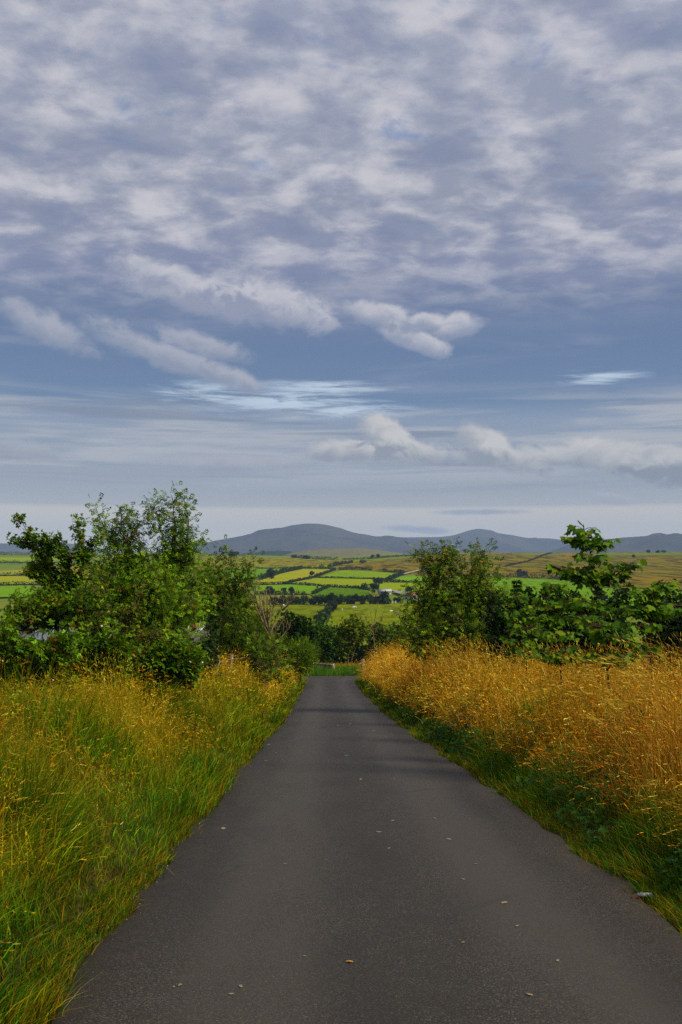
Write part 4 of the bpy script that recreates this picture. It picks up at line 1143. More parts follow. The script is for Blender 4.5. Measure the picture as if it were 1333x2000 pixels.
belt = [(535, 1166, 1184, 20, DK), (552, 1164, 1184, 20, DK), (568, 1162, 1183, 16, YL), (582, 1164, 1184, 18, MD), (596, 1163, 1184, 20, MD), (611, 1165, 1184, 18, DK), (622, 1160, 1184, 18, MD), (634, 1163, 1185, 20, DK), (648, 1159, 1186, 22, DK), (651, 1172, 1194, 20, DK), (663, 1160, 1184, 24, MD), (680, 1163, 1183, 20, DK), (693, 1160, 1183, 22, DK), (708, 1164, 1183, 18, MD), (722, 1161, 1183, 20, MD), (737, 1163, 1183, 18, DK), (752, 1158, 1183, 30, (0.020, 0.05, 0.012)), (777, 1166, 1178, 16, DK)]
for q, (x, t_, b_, w_, c_) in enumerate(belt):
    far_tree('belt_tree', '%s tree from the left in the dark tree belt across the valley' % ORD[q], x, t_, b_, w_, 200 + q, c_, 'trees of the belt across the valley', trunk=0.08)
lone = [
    (555, 1147, 1161.5, 12, DK, 'left one of the two round lone trees above the tree belt'), (570, 1147, 1161.5, 14, DK, 'right one of the two round lone trees above the tree belt'),
    (610, 1115.5, 1128.5, 10, DK, 'lone tree standing in the upper yellowish field'), (530, 1110, 1132, 18, DK, 'dark tree at the upper left corner of the yellowish field'),
    (527, 1145, 1164, 20, DK, 'dark tree behind the dead branches, left of the two round trees'),
    (711, 1137, 1154, 14, MD, 'paler tree left of the big dark tree by the white-roofed shed'), (731, 1140, 1161, 20, (0.018, 0.036, 0.016), 'big dark tree beside the white-roofed shed'),
    (740, 1128, 1142, 22, (0.05, 0.06, 0.03), 'greyish broad tree above the white-roofed shed'), (801, 1144, 1160, 18, DK, 'dark tree right of the farm lane, beside the berried rowan'),
    (619, 1201, 1214, 15, DK, 'round bush tree at the foot of the left lower field'), (620, 1145, 1150, 5, DK, 'small round bush on the long hedgerow, right of the cattle'),
    (604, 1139, 1146, 5, (0.06, 0.07, 0.03), 'small thin tree on the long hedgerow below the cattle'), (677, 1146, 1151, 6, DK, 'small bush on the hedgerow left of the paler tree'), (689, 1147, 1151.5, 5, DK, 'smaller bush on the hedgerow next to the paler tree'),
    (1018, 1113, 1127, 22, (0.026, 0.044, 0.022), 'large dark bush at the foot of the moor right of the rowan'), (1260, 1096, 1103, 10, DK, 'small dark bush alone on the moor at the right'),
    (1239, 1083, 1090, 8, DK, 'tiny dark tree below the skyline at the right'), (836, 1111, 1122, 12, DK, 'dark bush on the moor just left of the berried rowan'),
    (1267, 1074, 1079.5, 9, DK, 'left one of the skyline trees at the far right'), (1285, 1074, 1080, 9, DK, 'middle one of the skyline trees at the far right'), (1297, 1074.5, 1080, 9, DK, 'right one of the skyline trees at the far right'),
    (728, 1083, 1091, 9, DK, 'left one of the two skyline trees above the brown moor'), (738, 1082, 1090, 10, DK, 'right one of the two skyline trees above the brown moor'),
    (708, 1094, 1100, 14, (0.04, 0.05, 0.02), 'low dome-shaped bush on the brown moor'), (455, 1078, 1086, 26, DK, 'tree clump on the skyline left of the far mountain'),
    (575, 1083, 1090, 12, DK, 'skyline tree at the left end of the pasture crest'), (598, 1085, 1092, 16, DK, 'skyline tree on the middle of the pasture crest'),
]
for q, (x, t_, b_, w_, c_, lab) in enumerate(lone):
    far_tree('valley_tree', lab, x, t_, b_, w_, 300 + q, c_, 'scattered trees across the valley', 'tree' if 'bush' not in lab else 'bush', 0.22 if 'round lone' in lab or 'standing' in lab else 0.08)

# stone track up the moor
tm = simple('pale_track', (0.30, 0.29, 0.20), 0.95, 0.1, 0.2, 0.2)
field([(786, 1123), (812, 1116.5), (838, 1109), (842, 1109.8), (815, 1117.8), (790, 1124.5)], tm, 1.4, 'track')
cm = simple('concrete_yard', (0.24, 0.23, 0.22), 0.95, 0.1, 0.2, 0.3)
field([(763, 1157), (798, 1159), (805, 1168), (785, 1166)], cm, 1.5, 'farm_lane')

# farm buildings across the valley
def gable(name, label, loc, rot, L, Wd, hw, hr, wallm, roofm, wins, door=None, cat='building', skylights=0, sky_m=None, sheets=0, over=0.3):
    root = thing(name, label, cat, loc); root.rotation_euler = (0, 0, rot)
    mb = MB(); h2 = Wd / 2
    V = [(-L / 2, -h2, -1), (L / 2, -h2, -1), (L / 2, h2, -1), (-L / 2, h2, -1), (-L / 2, -h2, hw), (L / 2, -h2, hw), (L / 2, h2, hw), (-L / 2, h2, hw), (-L / 2, 0, hw + hr), (L / 2, 0, hw + hr)]
    mb.add(V, [np.array([(0, 1, 5, 4), (2, 3, 7, 6)]), np.array([(1, 2, 6, 9, 5), (3, 0, 4, 8, 7)])])
    link('wall', mb.mesh('wall', wallm), root)
    rf = MB(); sl_ = math.hypot(h2, hr); ux = np.array((h2, -hr)) / sl_
    nrm = np.array((hr, h2)) / sl_
    roof = None
    for s_ in (-1, 1):
        def rp(x, t, off):     # t measured down the slope from the ridge
            y = s_ * (ux[0] * t + nrm[0] * off); z = hw + hr + ux[1] * t + nrm[1] * off
            return (x, y, z)
        def slab(mbx, x0, x1, t0, t1, o0, o1):
            v = [rp(x, t, o) for x in (x0, x1) for t in (t0, t1) for o in (o0, o1)]
            f = np.array([(0, 1, 3, 2), (4, 6, 7, 5), (0, 4, 5, 1), (2, 3, 7, 6), (0, 2, 6, 4), (1, 5, 7, 3)])
            mbx.add(v, [f])
        m1 = MB(); slab(m1, -L / 2 - over, L / 2 + over, 0.0, sl_ + over, 0.03, 0.11)
        roof = link('roof', m1.mesh('roof', roofm), root)
        if s_ == -1:
            for q in range(sheets):
                x = -L / 2 - over + (q + 0.5) * (L + 2 * over) / sheets
                m2 = MB(); slab(m2, x - 0.03, x + 0.03, 0.0, sl_ + over, 0.112, 0.15)
                link('roof_rib', m2.mesh('roof_rib', roofm), roof)
            for q in range(skylights):
                x = -L / 2 + (q + 0.5) * L / skylights
                m2 = MB(); slab(m2, x - 0.14, x + 0.14, sl_ * (0.15 + 0.1 * (q % 2)), sl_ * (0.55 + 0.1 * (q % 2)), 0.114, 0.17)
                link('skylight', m2.mesh('skylight', sky_m), roof)
    rc = MB(); rc.box((0, 0, hw + hr + 0.10), (L + 2 * over, 0.3, 0.10)); link('ridge_cap', rc.mesh('ridge_cap', roofm), root)
    for (x, z, w_, h_) in wins:
        m3 = MB(); m3.box((x, -h2 - 0.02, z), (w_ + 0.16, 0.06, h_ + 0.16)); f_ = link('window', m3.mesh('window', M['whitewash']), root)
        m3 = MB(); m3.box((x, -h2 - 0.055, z), (w_, 0.03, h_)); link('pane', m3.mesh('pane', M['darkglass']), f_)
    if door:
        m3 = MB(); m3.box((door[0], -h2 - 0.03, door[2] / 2), (door[1], 0.06, door[2])); link('door', m3.mesh('door', M['darkwood']), root)
    return root
M['whitewash'] = simple('whitewash', (0.50, 0.48, 0.44), 0.9, 0.2, 0.06, 1)
M['whiteroof'] = simple('white_roof_sheet', (0.36, 0.38, 0.40), 0.6, 0.3, 0.08, 1)
M['slate'] = simple('slate_roof', (0.10, 0.10, 0.11), 0.7, 0.3, 0.2, 2)
M['redroof'] = simple('rusty_roof', (0.24, 0.09, 0.06), 0.8, 0.2, 0.3, 1)
M['stonewall'] = simple('rendered_wall', (0.36, 0.33, 0.29), 0.95, 0.1, 0.2, 1)
M['darkglass'] = simple('dark_glass', (0.02, 0.025, 0.03), 0.15, 0.5, 0.1, 1)
M['darkwood'] = simple('dark_wood', (0.05, 0.04, 0.035), 0.8, 0.2, 0.2, 4)
g = ground_at(752, 1161)
gable('farm_shed', 'long low shed with a white roof among the trees across the valley', (g[0], g[1] + 2, g[2]), math.radians(4), 8.0, 5.5, 2.0, 1.2, M['stonewall'], M['whiteroof'], [(-2, 1.2, 1, .8), (1.5, 1.2, 1, .8)], (0, 1.2, 1.8), 'shed')
g = ground_at(806, 1173)
gable('farmhouse', 'small red-roofed farmhouse with white walls beside the rowan\'s left flank', (g[0], g[1] + 3, g[2]), math.radians(-20), 9.0, 5.5, 2.4, 1.6, M['whitewash'], M['redroof'], [(-2.6, 1.3, 0.9, 1.0), (2.4, 1.3, 0.9, 1.0)], (0, 1.0, 1.9), 'house')
g = ground_at(1186, 1184)
gable('cottage', 'tiny white cottage glimpsed between the sycamore saplings on the right', (g[0], g[1] + 3, g[2]), math.radians(15), 6.0, 4.0, 2.0, 1.4, M['whitewash'], M['slate'], [(-1.6, 1.1, 0.8, 0.9), (1.6, 1.1, 0.8, 0.9)], (0, 0.9, 1.8), 'house')
# lane gate posts, pale
for q, (x, lab) in enumerate(((767, 'left white gatepost below the farm lane'), (773, 'right white gatepost below the farm lane'))):
    g = ground_at(x, 1180); mb = MB(); mb.box((0, 0, .5), (.7, .5, 2.2)); mb.box((0, 0, 1.68), (.85, .65, .16))
    link('gatepost', mb.mesh('gatepost', M['whitewash']), None, g, label=lab, category='gatepost', group='white gateposts of the farm lane')

# near sheds on the left
M['greysheet'] = simple('grey_roof_sheet', (0.17, 0.20, 0.23), 0.5, 0.4, 0.15, 1.5)
M['greensheet'] = simple('green_roof_sheet', (0.10, 0.125, 0.085), 0.8, 0.15, 0.15, 1.5)
M['skylight'] = simple('skylight_sheet', (0.45, 0.48, 0.48), 0.4, 0.4, 0.05, 2)
p = P(110, 1232, 44)
zz = float(H(p[0], 44))
gable('farm_shed', 'shed with a grey sheet roof half hidden by the hawthorn at the left', (p[0], 46, zz), math.radians(-22), 5.6, 5.0, p[2] - zz - 1.15, 1.15, M['stonewall'], M['greysheet'], [], None, 'shed', 0, None, 9)
p = P(392, 1219, 58)
zz = float(H(p[0], 58))
gable('farm_shed', 'shed with a green sheet roof and pale skylights beside the ash', (p[0], 60, zz), math.radians(-30), 4.4, 6.0, p[2] - zz - 1.3, 1.3, M['stonewall'], M['greensheet'], [], None, 'shed', 4, M['skylight'], 8)

# low parapet and marker behind the junction
M['palestone'] = simple('pale_concrete', (0.20, 0.165, 0.12), 0.95, 0.1, 0.2, 3)
M['greystone'] = simple('weathered_stone', (0.17, 0.14, 0.125), 0.95, 0.1, 0.3, 6)
mb = MB(); a = P(606, 1296, 92); b = P(652, 1300, 86)
n_ = 7
base = a.copy(); base[2] = H(a[0], a[1])
root = thing('parapet_wall', 'low pale concrete parapet beyond the road end on the left', 'wall', base)
for q in range(n_):
    t0 = q / n_; t1 = (q + 0.97) / n_
    c0 = a + (b - a) * t0; c1_ = a + (b - a) * t1
    mb = MB(); mid = (c0 + c1_) / 2; L_ = np.linalg.norm(c1_ - c0); zb = float(H(mid[0], mid[1]))
    mb.box((mid[0], mid[1], (zb - .2 + mid[2]) / 2), (L_, 0.28, mid[2] - zb + .2), math.atan2(b[1] - a[1], b[0] - a[0]))
    blk = link('block', mb.mesh('block', M['palestone'], base), root)
    mb = MB(); mb.box((mid[0], mid[1], mid[2] + .045), (L_ + .02, 0.38, .09), math.atan2(b[1] - a[1], b[0] - a[0]))
    link('coping', mb.mesh('coping', M['palestone'], base), blk)
def post(name, label, px, top, d, size, mat, h_extra=0.3, lean=(0, 0), group=None, cat='post', sides=7):
    p = P(px, top, d); zb = float(H(p[0], d)) - h_extra
    mb = MB(); rng = np.random.default_rng(int(px))
    n = 6; pts = np.array([(lean[0] * (t - 1), lean[1] * (t - 1), zb + (p[2] - zb) * t) for t in np.linspace(0, 1, n)]) + (p[0], p[1], 0)
    mb.tube(pts, size / 2 * (1 + rng.normal(0, .06, n)), sides)
    base = np.array((p[0], p[1], zb + h_extra))
    return link(name, mb.mesh(name, mat, base), None, base, label=label, category=cat, group=group)
M['postwood'] = bark('weathered_post', (0.16, 0.12, 0.075), (0.36, 0.29, 0.19))
post('stone_gatepost', 'weathered pinkish grey gatepost behind the right golden verge at the road end', 709, 1287, 82, 0.30, M['greystone'], cat='gatepost')
post('marker_post', 'small white-topped marker post at the right end of the parapet', 651.5, 1296, 85.5, 0.06, M['whitewash'], cat='post')
FG = 'fence posts on the left bank'
post('fence_post', 'thick pale fence post stump rising from the white blossomed brambles', 163, 1292, 16.6, 0.10, M['postwood'], group=FG)
post('fence_post', 'thin brown fence post in the grass right of the pale stump', 236, 1300, 17.0, 0.05, M['postwood'], group=FG)
post('fence_post', 'slim leaning fence post in golden grass, left of the taller slim one', 428, 1290, 30, 0.09, M['postwood'], lean=(0.28, 0), group=FG)
post('fence_post', 'taller slim leaning fence post in golden grass below the ash', 454, 1279, 33, 0.10, M['postwood'], lean=(0.22, 0), group=FG)
mb = MB(); a = P(163, 1298, 16.6); b = P(236, 1306, 17); c_ = spline(np.array([a, (a + b) / 2 + (0, 0, -.06), b, b + (0.6, 2, -.2)]), 12)
mb.tube(c_, 0.006, 4); link('fence_wire', mb.mesh('fence_wire', M['postwood'], a), None, a, label='slack pale fence wire between the left stump and the thin brown post', category='wire')
mb = MB(); a = P(428, 1294, 30); b = P(454, 1287, 33); c_ = spline(np.array([a, b, b + (.3, 1.5, -.1)]), 12)
mb.tube(c_, 0.008, 4); link('fence_wire', mb.mesh('fence_wire', M['postwood'], a), None, a, label='thin fence rail between the two slim leaning posts', category='wire')
# yard behind the right bank
M['yard'] = simple('yard_concrete', (0.23, 0.22, 0.225), 0.9, 0.2, 0.2, 1)
yx = np.linspace(5.6, 13, 10); yy = np.linspace(20.5, 26.5, 9)
GX2, GY2 = np.meshgrid(yx, yy); GZ2 = H(GX2, GY2) + 0.04; nc2 = len(yx)
i = (np.arange(len(yy) - 1)[:, None] * nc2 + np.arange(nc2 - 1)[None, :])
link('yard', mesh_np('yard', np.stack([GX2, GY2, GZ2], -1).reshape(-1, 3), [np.stack([i, i + 1, i + nc2 + 1, i + nc2], -1).reshape(-1, 4)], M['yard']), kind='structure')
p = P(1261, 1258, 19.5); zb = float(H(p[0], p[1]))
root = thing('gate_pillar', 'black square gate pillar with a capped top behind the right bank grass', 'gatepost', (p[0], p[1], zb))
M['black'] = simple('black_paint', (0.010, 0.009, 0.010), 0.9, 0.1, 0.2, 5)
hh = p[2] - zb
mb = MB(); mb.box((0, 0, hh / 2 - .1), (0.10, 0.10, hh)); link('shaft', mb.mesh('shaft', M['black']), root)
mb = MB(); mb.box((0, 0, hh - .06), (0.15, 0.15, 0.07)); mb.box((0.02, 0, hh), (0.03, 0.03, 0.06)); link('cap', mb.mesh('cap', M['black']), root)
def rock(name, label, loc, size, mat, seed, cat='stone'):
    rng = np.random.default_rng(seed)
    bm = bmesh.new(); bmesh.ops.create_icosphere(bm, subdivisions=2, radius=1.0)
    for v in bm.verts:
        n = 1 + 0.25 * (float(vnoise(v.co.x * 2 + 5, v.co.y * 2 + v.co.z * 1.7 + 5, seed)) - .5)
        v.co = Vector((v.co.x * size[0] * n, v.co.y * size[1] * n, v.co.z * size[2] * n))
    me = bpy.data.meshes.new(name); bm.to_mesh(me); bm.free(); me.materials.append(mat)
    return link(name, me, None, loc, label=label, category=cat)
p = P(1304, 1308, 17); rock('boulder', 'pale boulder at the far right edge of the yard', (p[0] + .1, p[1], float(H(p[0], 17)) + .15), (.22, .22, .28), M['palestone'], 3)

# sheep and cattle
def beast(name, scale, mat, hmat, woolly):
    vs = [(-.42, 0, .62), (-.15, 0, .66), (.15, 0, .66), (.42, 0, .64), (.60, 0, .80), (.78, 0, .78), (.92, 0, .70),
          (.36, .14, .5), (.36, .15, .26), (.37, .15, 0), (.36, -.14, .5), (.36, -.15, .26), (.37, -.15, 0),
          (-.36, .14, .5), (-.44, .15, .28), (-.42, .15, 0), (-.36, -.14, .5), (-.44, -.15, .28), (-.42, -.15, 0), (-.58, 0, .5)]
    es = [(0, 1), (1, 2), (2, 3), (3, 4), (4, 5), (5, 6), (3, 7), (7, 8), (8, 9), (3, 10), (10, 11), (11, 12), (0, 13), (13, 14), (14, 15), (0, 16), (16, 17), (17, 18), (0, 19)]
    w = 1.0 if woolly else 0.85
    rs = [.24 * w, .28 * w, .28 * w, .24 * w, .13, .11, .06, .09, .05, .04, .09, .05, .04, .11, .05, .04, .11, .05, .04, .03]
    me = bpy.data.meshes.new(name); me.from_pydata([tuple(c * scale for c in v) for v in vs], es, [])
    o = bpy.data.objects.new(name + '_tmp', me); COL.objects.link(o)
    md = o.modifiers.new('skin', 'SKIN')
    for k, r in enumerate(rs):
        me.skin_vertices[0].data[k].radius = (r * scale, r * scale)
    me.skin_vertices[0].data[1].use_root = True
    o.modifiers.new('sub', 'SUBSURF').levels = 1
    dg = bpy.context.evaluated_depsgraph_get(); dg.update()
    m2 = bpy.data.meshes.new_from_object(o.evaluated_get(dg)); m2.name = name
    m2.materials.clear(); m2.materials.append(mat)
    bpy.data.objects.remove(o, do_unlink=True)
    return m2
M['wool'] = simple('wool', (0.72, 0.70, 0.64), 0.95, 0.05, 0.1, 9)
M['hide'] = simple('black_hide', (0.02, 0.017, 0.015), 0.7, 0.2, 0.2, 4)
sheep = beast('sheep', 1.0, M['wool'], None, True); cow = beast('cow', 1.9, M['hide'], None, False)
for q, (x, y, r_, lab) in enumerate(((553, 1187, 0.3, 'white sheep in the left lower field, upper one of the pair'), (557, 1189.5, 2.6, 'white sheep in the left lower field, lower one of the pair'),
        (638, 1199, 1.2, 'white sheep beside the hedgerow between the lower fields'), (668.5, 1195.5, 1.4, 'white sheep alone at the left of the right lower field'),
        (691, 1191.5, 0.1, 'left sheep of the close pair in the right lower field'), (695, 1191.3, 3.0, 'right sheep of the close pair in the right lower field'),
        (764, 1199.5, 0.2, 'white sheep in the right lower field near the rowan, left of two'), (776, 1200.5, 2.9, 'white sheep in the right lower field near the rowan, right of two'))):
    g = ground_at(x, y); o = link('sheep', sheep, None, (g[0], g[1], g[2] + 0.72), label=lab, category='sheep', group='sheep grazing in the lower fields'); o.rotation_euler = (0, 0, r_); o.scale = (1.05,) * 3
for q, (x, y) in enumerate(((597, 1134.5), (601, 1133.8), (604.5, 1134), (608, 1133.2))):
    g = ground_at(x, y); o = link('cow', cow, None, (g[0], g[1], g[2] + 0.63), label='%s from the left of the four dark cattle in the middle field' % ORD[q], category='cow', group='dark cattle in the middle field'); o.rotation_euler = (0, 0, 0.4 + q * 1.7)

# ------------------------------------------------------------------ verge grass
def blades_lod(name, Pn, L, Wd, lean, bend, cb, ct, mat, split=9.0):
    """nearer blades get one more bend than the far ones, all in one mesh"""
    a = Pn[:, 1] < split
    V1, Q1, T1, C1 = blades_mesh(name, Pn[a], L[a], Wd[a], lean[a], bend[a], cb[a], ct[a], 3, None)
    a = ~a
    V2, Q2, T2, C2 = blades_mesh(name, Pn[a], L[a], Wd[a], lean[a], bend[a], cb[a], ct[a], 2, None)
    k = len(V1)
    return mesh_np(name, np.concatenate([V1, V2]), [np.concatenate([Q1, Q2 + k]), np.concatenate([T1, T2 + k])], mat, np.concatenate([C1, C2]))
def blades_mesh(name, Pn, L, Wd, lean, bend, cb, ct, segs, mat, heads=None):
    """curved tapering blades; heads: mask of stems that carry a seed head, (m,) sizes and colours"""
    rng = np.random.default_rng(len(Pn))
    n = len(Pn)
    a = rng.random(n) * math.pi
    wv = np.stack([np.cos(a), np.sin(a) * 0.5, np.zeros(n)], 1)
    ts = np.linspace(0, 1, segs + 1)
    rows = []; cr = []
    ld = np.stack([lean[:, 0], lean[:, 1], np.zeros(n)], 1)
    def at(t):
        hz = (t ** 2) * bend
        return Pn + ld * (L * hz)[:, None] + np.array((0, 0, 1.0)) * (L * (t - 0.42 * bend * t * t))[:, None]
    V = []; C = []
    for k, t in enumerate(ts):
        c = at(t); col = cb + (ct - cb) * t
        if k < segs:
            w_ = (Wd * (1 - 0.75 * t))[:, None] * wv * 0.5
            V += [c - w_, c + w_]; C += [col, col]
        else:
            V += [c]; C += [col]
    k = 2 * segs + 1
    V = np.stack(V, 1); C = np.stack(C, 1)
    b = (np.arange(n) * k)[:, None]
    Q = np.concatenate([b + np.array([[2 * j, 2 * j + 1, 2 * j + 3, 2 * j + 2]]) for j in range(segs - 1)]) if segs > 1 else np.zeros((0, 4), int)
    Tt = b + np.array([[2 * segs - 2, 2 * segs - 1, 2 * segs]])
    V = V.reshape(-1, 3); C = C.reshape(-1, 3)
    if heads is not None:
        idx, hl, hw, hc = heads
        m_ = len(idx)
        Pn2 = Pn[idx]; 
        e = at(np.ones(n))[idx]; e0 = at(np.full(n, 0.86))[idx]
        dr = e - e0; dr /= np.linalg.norm(dr, axis=1, keepdims=True) + 1e-9
        dr[:, 2] -= 0.25; dr /= np.linalg.norm(dr, axis=1, keepdims=True)
        s0 = e - dr * hl[:, None] * 0.25; s1 = e + dr * hl[:, None] * 0.85
        md = s0 + (s1 - s0) * 0.38
        # spray of small spikelet faces along the panicle
        HV = []; HC = []
        nsp = 4
        for q in range(nsp):
            t = (q + 0.2) / nsp
            c0 = s0 + (s1 - s0) * t; c0 = c0 - np.array((0, 0, 1)) * (hl * 0.22 * t * t)[:, None]
            sd = np.stack([rng.normal(0, 1, m_), rng.normal(0, 1, m_), rng.normal(0, 0.5, m_)], 1); sd /= np.linalg.norm(sd, axis=1, keepdims=True)
            tip = c0 + dr * (hl * 0.34)[:, None] + sd * (hw * (1.1 - t * 0.7))[:, None]
            wd_ = np.cross(dr, sd); wd_ /= np.linalg.norm(wd_, axis=1, keepdims=True) + 1e-9
            mm = (c0 + tip) / 2
            ww = (hw * 0.30)[:, None] * wd_
            HV += [c0, mm + ww, tip, mm - ww]; j_ = rng.uniform(0.75, 1.25, (m_, 1)); HC += [hc * j_] * 4
        HV = np.stack(HV, 1); HC = np.stack(HC, 1); kk = 4 * nsp
        hb = (np.arange(m_) * kk)[:, None] + len(V)
        HQ = np.concatenate([hb + np.array([[4 * j, 4 * j + 1, 4 * j + 2, 4 * j + 3]]) for j in range(nsp)])
        V = np.concatenate([V, HV.reshape(-1, 3)]); C = np.concatenate([C, HC.reshape(-1, 3)])
        Q = np.concatenate([Q, HQ])
    if mat is None:
        return V, Q, Tt, (C * np.array((1.0, 1.0, 0.5))).clip(0.0015, 1)
    return mesh_np(name, V, [Q, Tt], mat, (C * np.array((1.0, 1.0, 0.5))).clip(0.0015, 1))

def sample_strip(rng, n, side, y0, y1, s0, s1, p=1.35):
    u = rng.random(n * 3)
    a = 1 - p
    Y = (y0 ** a + u * (y1 ** a - y0 ** a)) ** (1 / a)
    s = s0 + (s1 - s0) * rng.random(n * 3)
    X = xc(Y) + side * (HALF + s + edge_off(Y, side) * (1 - smooth(0.1, 0.7, s)))
    px = X / np.maximum(Y, 0.1) * F_PX + 666.5
    far_out = (px < -150) | (px > 1480)
    ok = (px > -1300) & (px < 2600) & (~far_out | (rng.random(len(px)) < 0.22))
    return X[ok][:n], Y[ok][:n], s[ok][:n]

GR_D = np.array((0.022, 0.085, 0.003)); GR_M = np.array((0.085, 0.190, 0.004)); GR_Y = np.array((0.23, 0.235, 0.004))
ST_G = np.array((0.50, 0.285, 0.008)); ST_O = np.array((0.42, 0.175, 0.006)); ST_P = np.array((0.66, 0.44, 0.12)); ST_R = np.array((0.28, 0.095, 0.006))
def verge(side, seed, n_green, n_gold):
    rng = np.random.default_rng(seed)
    # green under-storey
    X, Y, s = sample_strip(rng, n_green, side, 2.6, 76, -0.16, 4.2)
    ok = s > 0.14 * (fbm(Y * 1.3, Y * 0 + side, seed + 3, 3) - 0.52) + 0.05 * rng.normal(0, 1, len(Y)); X, Y, s = X[ok], Y[ok], s[ok]
    n = len(X)
    pt = fbm(X * 0.55, Y * 0.35, seed, 3); pt2 = fbm(X * 1.7, Y * 1.1, seed + 5, 2)
    tuft = fbm(X * 3.1, Y * 2.3, seed + 60, 2)
    clump = fbm(X * 1.25 + 3, Y * 0.8, seed + 44, 2)
    hgt = (0.14 + 0.27 * smooth(0.0, 0.9, s)) * (0.35 + 1.25 * tuft) * (0.35 + 1.35 * smooth(0.25, 0.75, clump)) * rng.uniform(0.5, 1.45, n)
    hgt = np.maximum(hgt, rng.uniform(0.04, 0.16, n))
    hgt *= (1 - 0.35 * smooth(2.6, 4, s)) * 0.68 if side > 0 else 1.0
    Z = np.maximum(H(X, Y), zr(Y) - 0.03 * (s < 0)) - 0.02
    wd_ = np.clip(0.0075 * np.maximum(1, Y / 9.0), 0.0075, 0.05) * rng.uniform(0.4, 1.6, n)
    mixv = np.clip((pt - 0.35) * 2.2 + rng.normal(0, 0.35, n), 0, 1)[:, None]
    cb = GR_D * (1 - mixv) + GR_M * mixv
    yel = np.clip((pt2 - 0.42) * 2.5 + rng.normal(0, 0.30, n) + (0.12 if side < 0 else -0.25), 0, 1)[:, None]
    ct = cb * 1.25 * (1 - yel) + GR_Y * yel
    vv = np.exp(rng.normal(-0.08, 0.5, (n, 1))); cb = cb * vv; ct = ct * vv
    dry = rng.random(n) < (0.12 + 0.22 * (s < 0.12))
    ct[dry] = ST_G * 0.75; cb[dry] = (GR_Y + ST_O) * 0.3
    an = rng.normal(0, 1.25, n) + fbm(X * 1.9 + 7, Y * 1.5, seed + 71, 2) * 14.0
    rd = (0.25 + 0.8 * (s < 0.25))
    lean = np.stack([np.cos(an) - side * rd, np.sin(an) * 0.9], 1); lean /= np.linalg.norm(lean, axis=1, keepdims=True)
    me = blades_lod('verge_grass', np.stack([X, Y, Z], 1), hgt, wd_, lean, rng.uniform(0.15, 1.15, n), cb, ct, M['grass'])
    link('verge_grass', me, kind='stuff', label='green grass at the foot of the %s verge' % ('left' if side < 0 else 'right'), category='grass')
    # tall golden stems with seed heads
    X, Y, s = sample_strip(rng, n_gold, side, 2.8, 76, 0.25, 4.0)
    pt = fbm(X * 0.6, Y * 0.30, seed + 9, 3)
    if side < 0:
        dens = 0.34 + 0.95 * smooth(0.40, 0.58, pt) * smooth(0.4, 1.3, s) + 0.7 * smooth(20, 38, Y)
        dens *= smooth(0.3, 0.9, s)
    else:
        dens = (0.55 + 0.75 * smooth(0.35, 0.55, pt)) * smooth(0.40, 0.95, s)
        dens *= 1 - 0.75 * smooth(2.5, 3.2, s) * (1 - smooth(18, 28, Y))
    ok = rng.random(len(X)) < dens
    X, Y, s, pt = X[ok], Y[ok], s[ok], pt[ok]; n = len(X)
    Z = H(X, Y) - 0.02
    hmax = (0.54 if side < 0 else 0.66)
    hgt = hmax * (0.55 + 0.45 * smooth(0.3, 1.4, s)) * rng.uniform(0.45, 1.30, n) * (0.45 + 1.1 * smooth(0.22, 0.78, fbm(X * 1.5 + 3, Y * 1.0, seed + 44, 2)))
    if side < 0: hgt *= 1 - 0.5 * smooth(2.3, 3.2, s) * (1 - smooth(18, 26, Y))
    hgt *= 1 + 0.55 * smooth(25, 50, Y)
    wd_ = np.clip(0.0042 * np.maximum(1, Y / 8.0), 0.0042, 0.035) * rng.uniform(0.5, 1.5, n)
    k3 = rng.random(n)[:, None]
    near_o = (1 - smooth(9, 24, Y))[:, None]
    gold = ST_G * (1 - 0.55 * near_o * k3) + ST_O * 0.55 * near_o * k3
    rus = (smooth(0.48, 0.62, fbm(X * 1.1, Y * 0.6, seed + 31, 2)) * (0.80 if side > 0 else 0.80))[:, None]
    gold = gold * (1 - rus) + ST_R * rus * 1.05
    pale = (rng.random(n) < (0.28 if side > 0 else 0.18))[:, None]
    gold = np.where(pale, ST_P, gold * (np.array((1.06, 0.90, 0.8)) if side > 0 else 1.0)) * (1.08 + 0.25 * smooth(24, 45, Y))[:, None]
    gold = gold * np.exp(rng.normal(-0.1, 0.38, (n, 1)))
    if side < 0:
        gold = gold * (0.88 + 0.18 * smooth(15, 35, Y))[:, None]
        gm = np.clip(rng.normal(0.34, 0.28, n) * (1 - smooth(20, 40, Y)), 0, 0.85)[:, None]
        gold = gold * (1 - gm) + GR_Y * 1.2 * gm
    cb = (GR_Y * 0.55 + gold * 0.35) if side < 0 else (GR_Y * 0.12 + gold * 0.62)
    an = rng.random(n) * 6.283
    lean = np.stack([np.cos(an) - 0.32, np.sin(an) * 0.9], 1); lean /= np.linalg.norm(lean, axis=1, keepdims=True)
    bend = np.clip(rng.normal(0.45, 0.30, n), 0.05, 1.15)
    hk = 0.75 if side < 0 else 0.95
    hl = hk * rng.uniform(0.06, 0.15, n) * np.clip(Y / 20, 1, 1.8); hw = (0.72 if side < 0 else 0.68) * rng.uniform(0.008, 0.020, n) * np.clip(Y / 8, 0.85, 3.0)
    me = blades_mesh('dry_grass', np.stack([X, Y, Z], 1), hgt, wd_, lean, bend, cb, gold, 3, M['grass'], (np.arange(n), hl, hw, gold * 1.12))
    link('dry_grass', me, kind='stuff', label='golden seeding grass on the %s bank' % ('left' if side < 0 else 'right'), category='grass')
verge(-1, 51, 118000, 58000)
verge(1, 52, 92000, 52000)

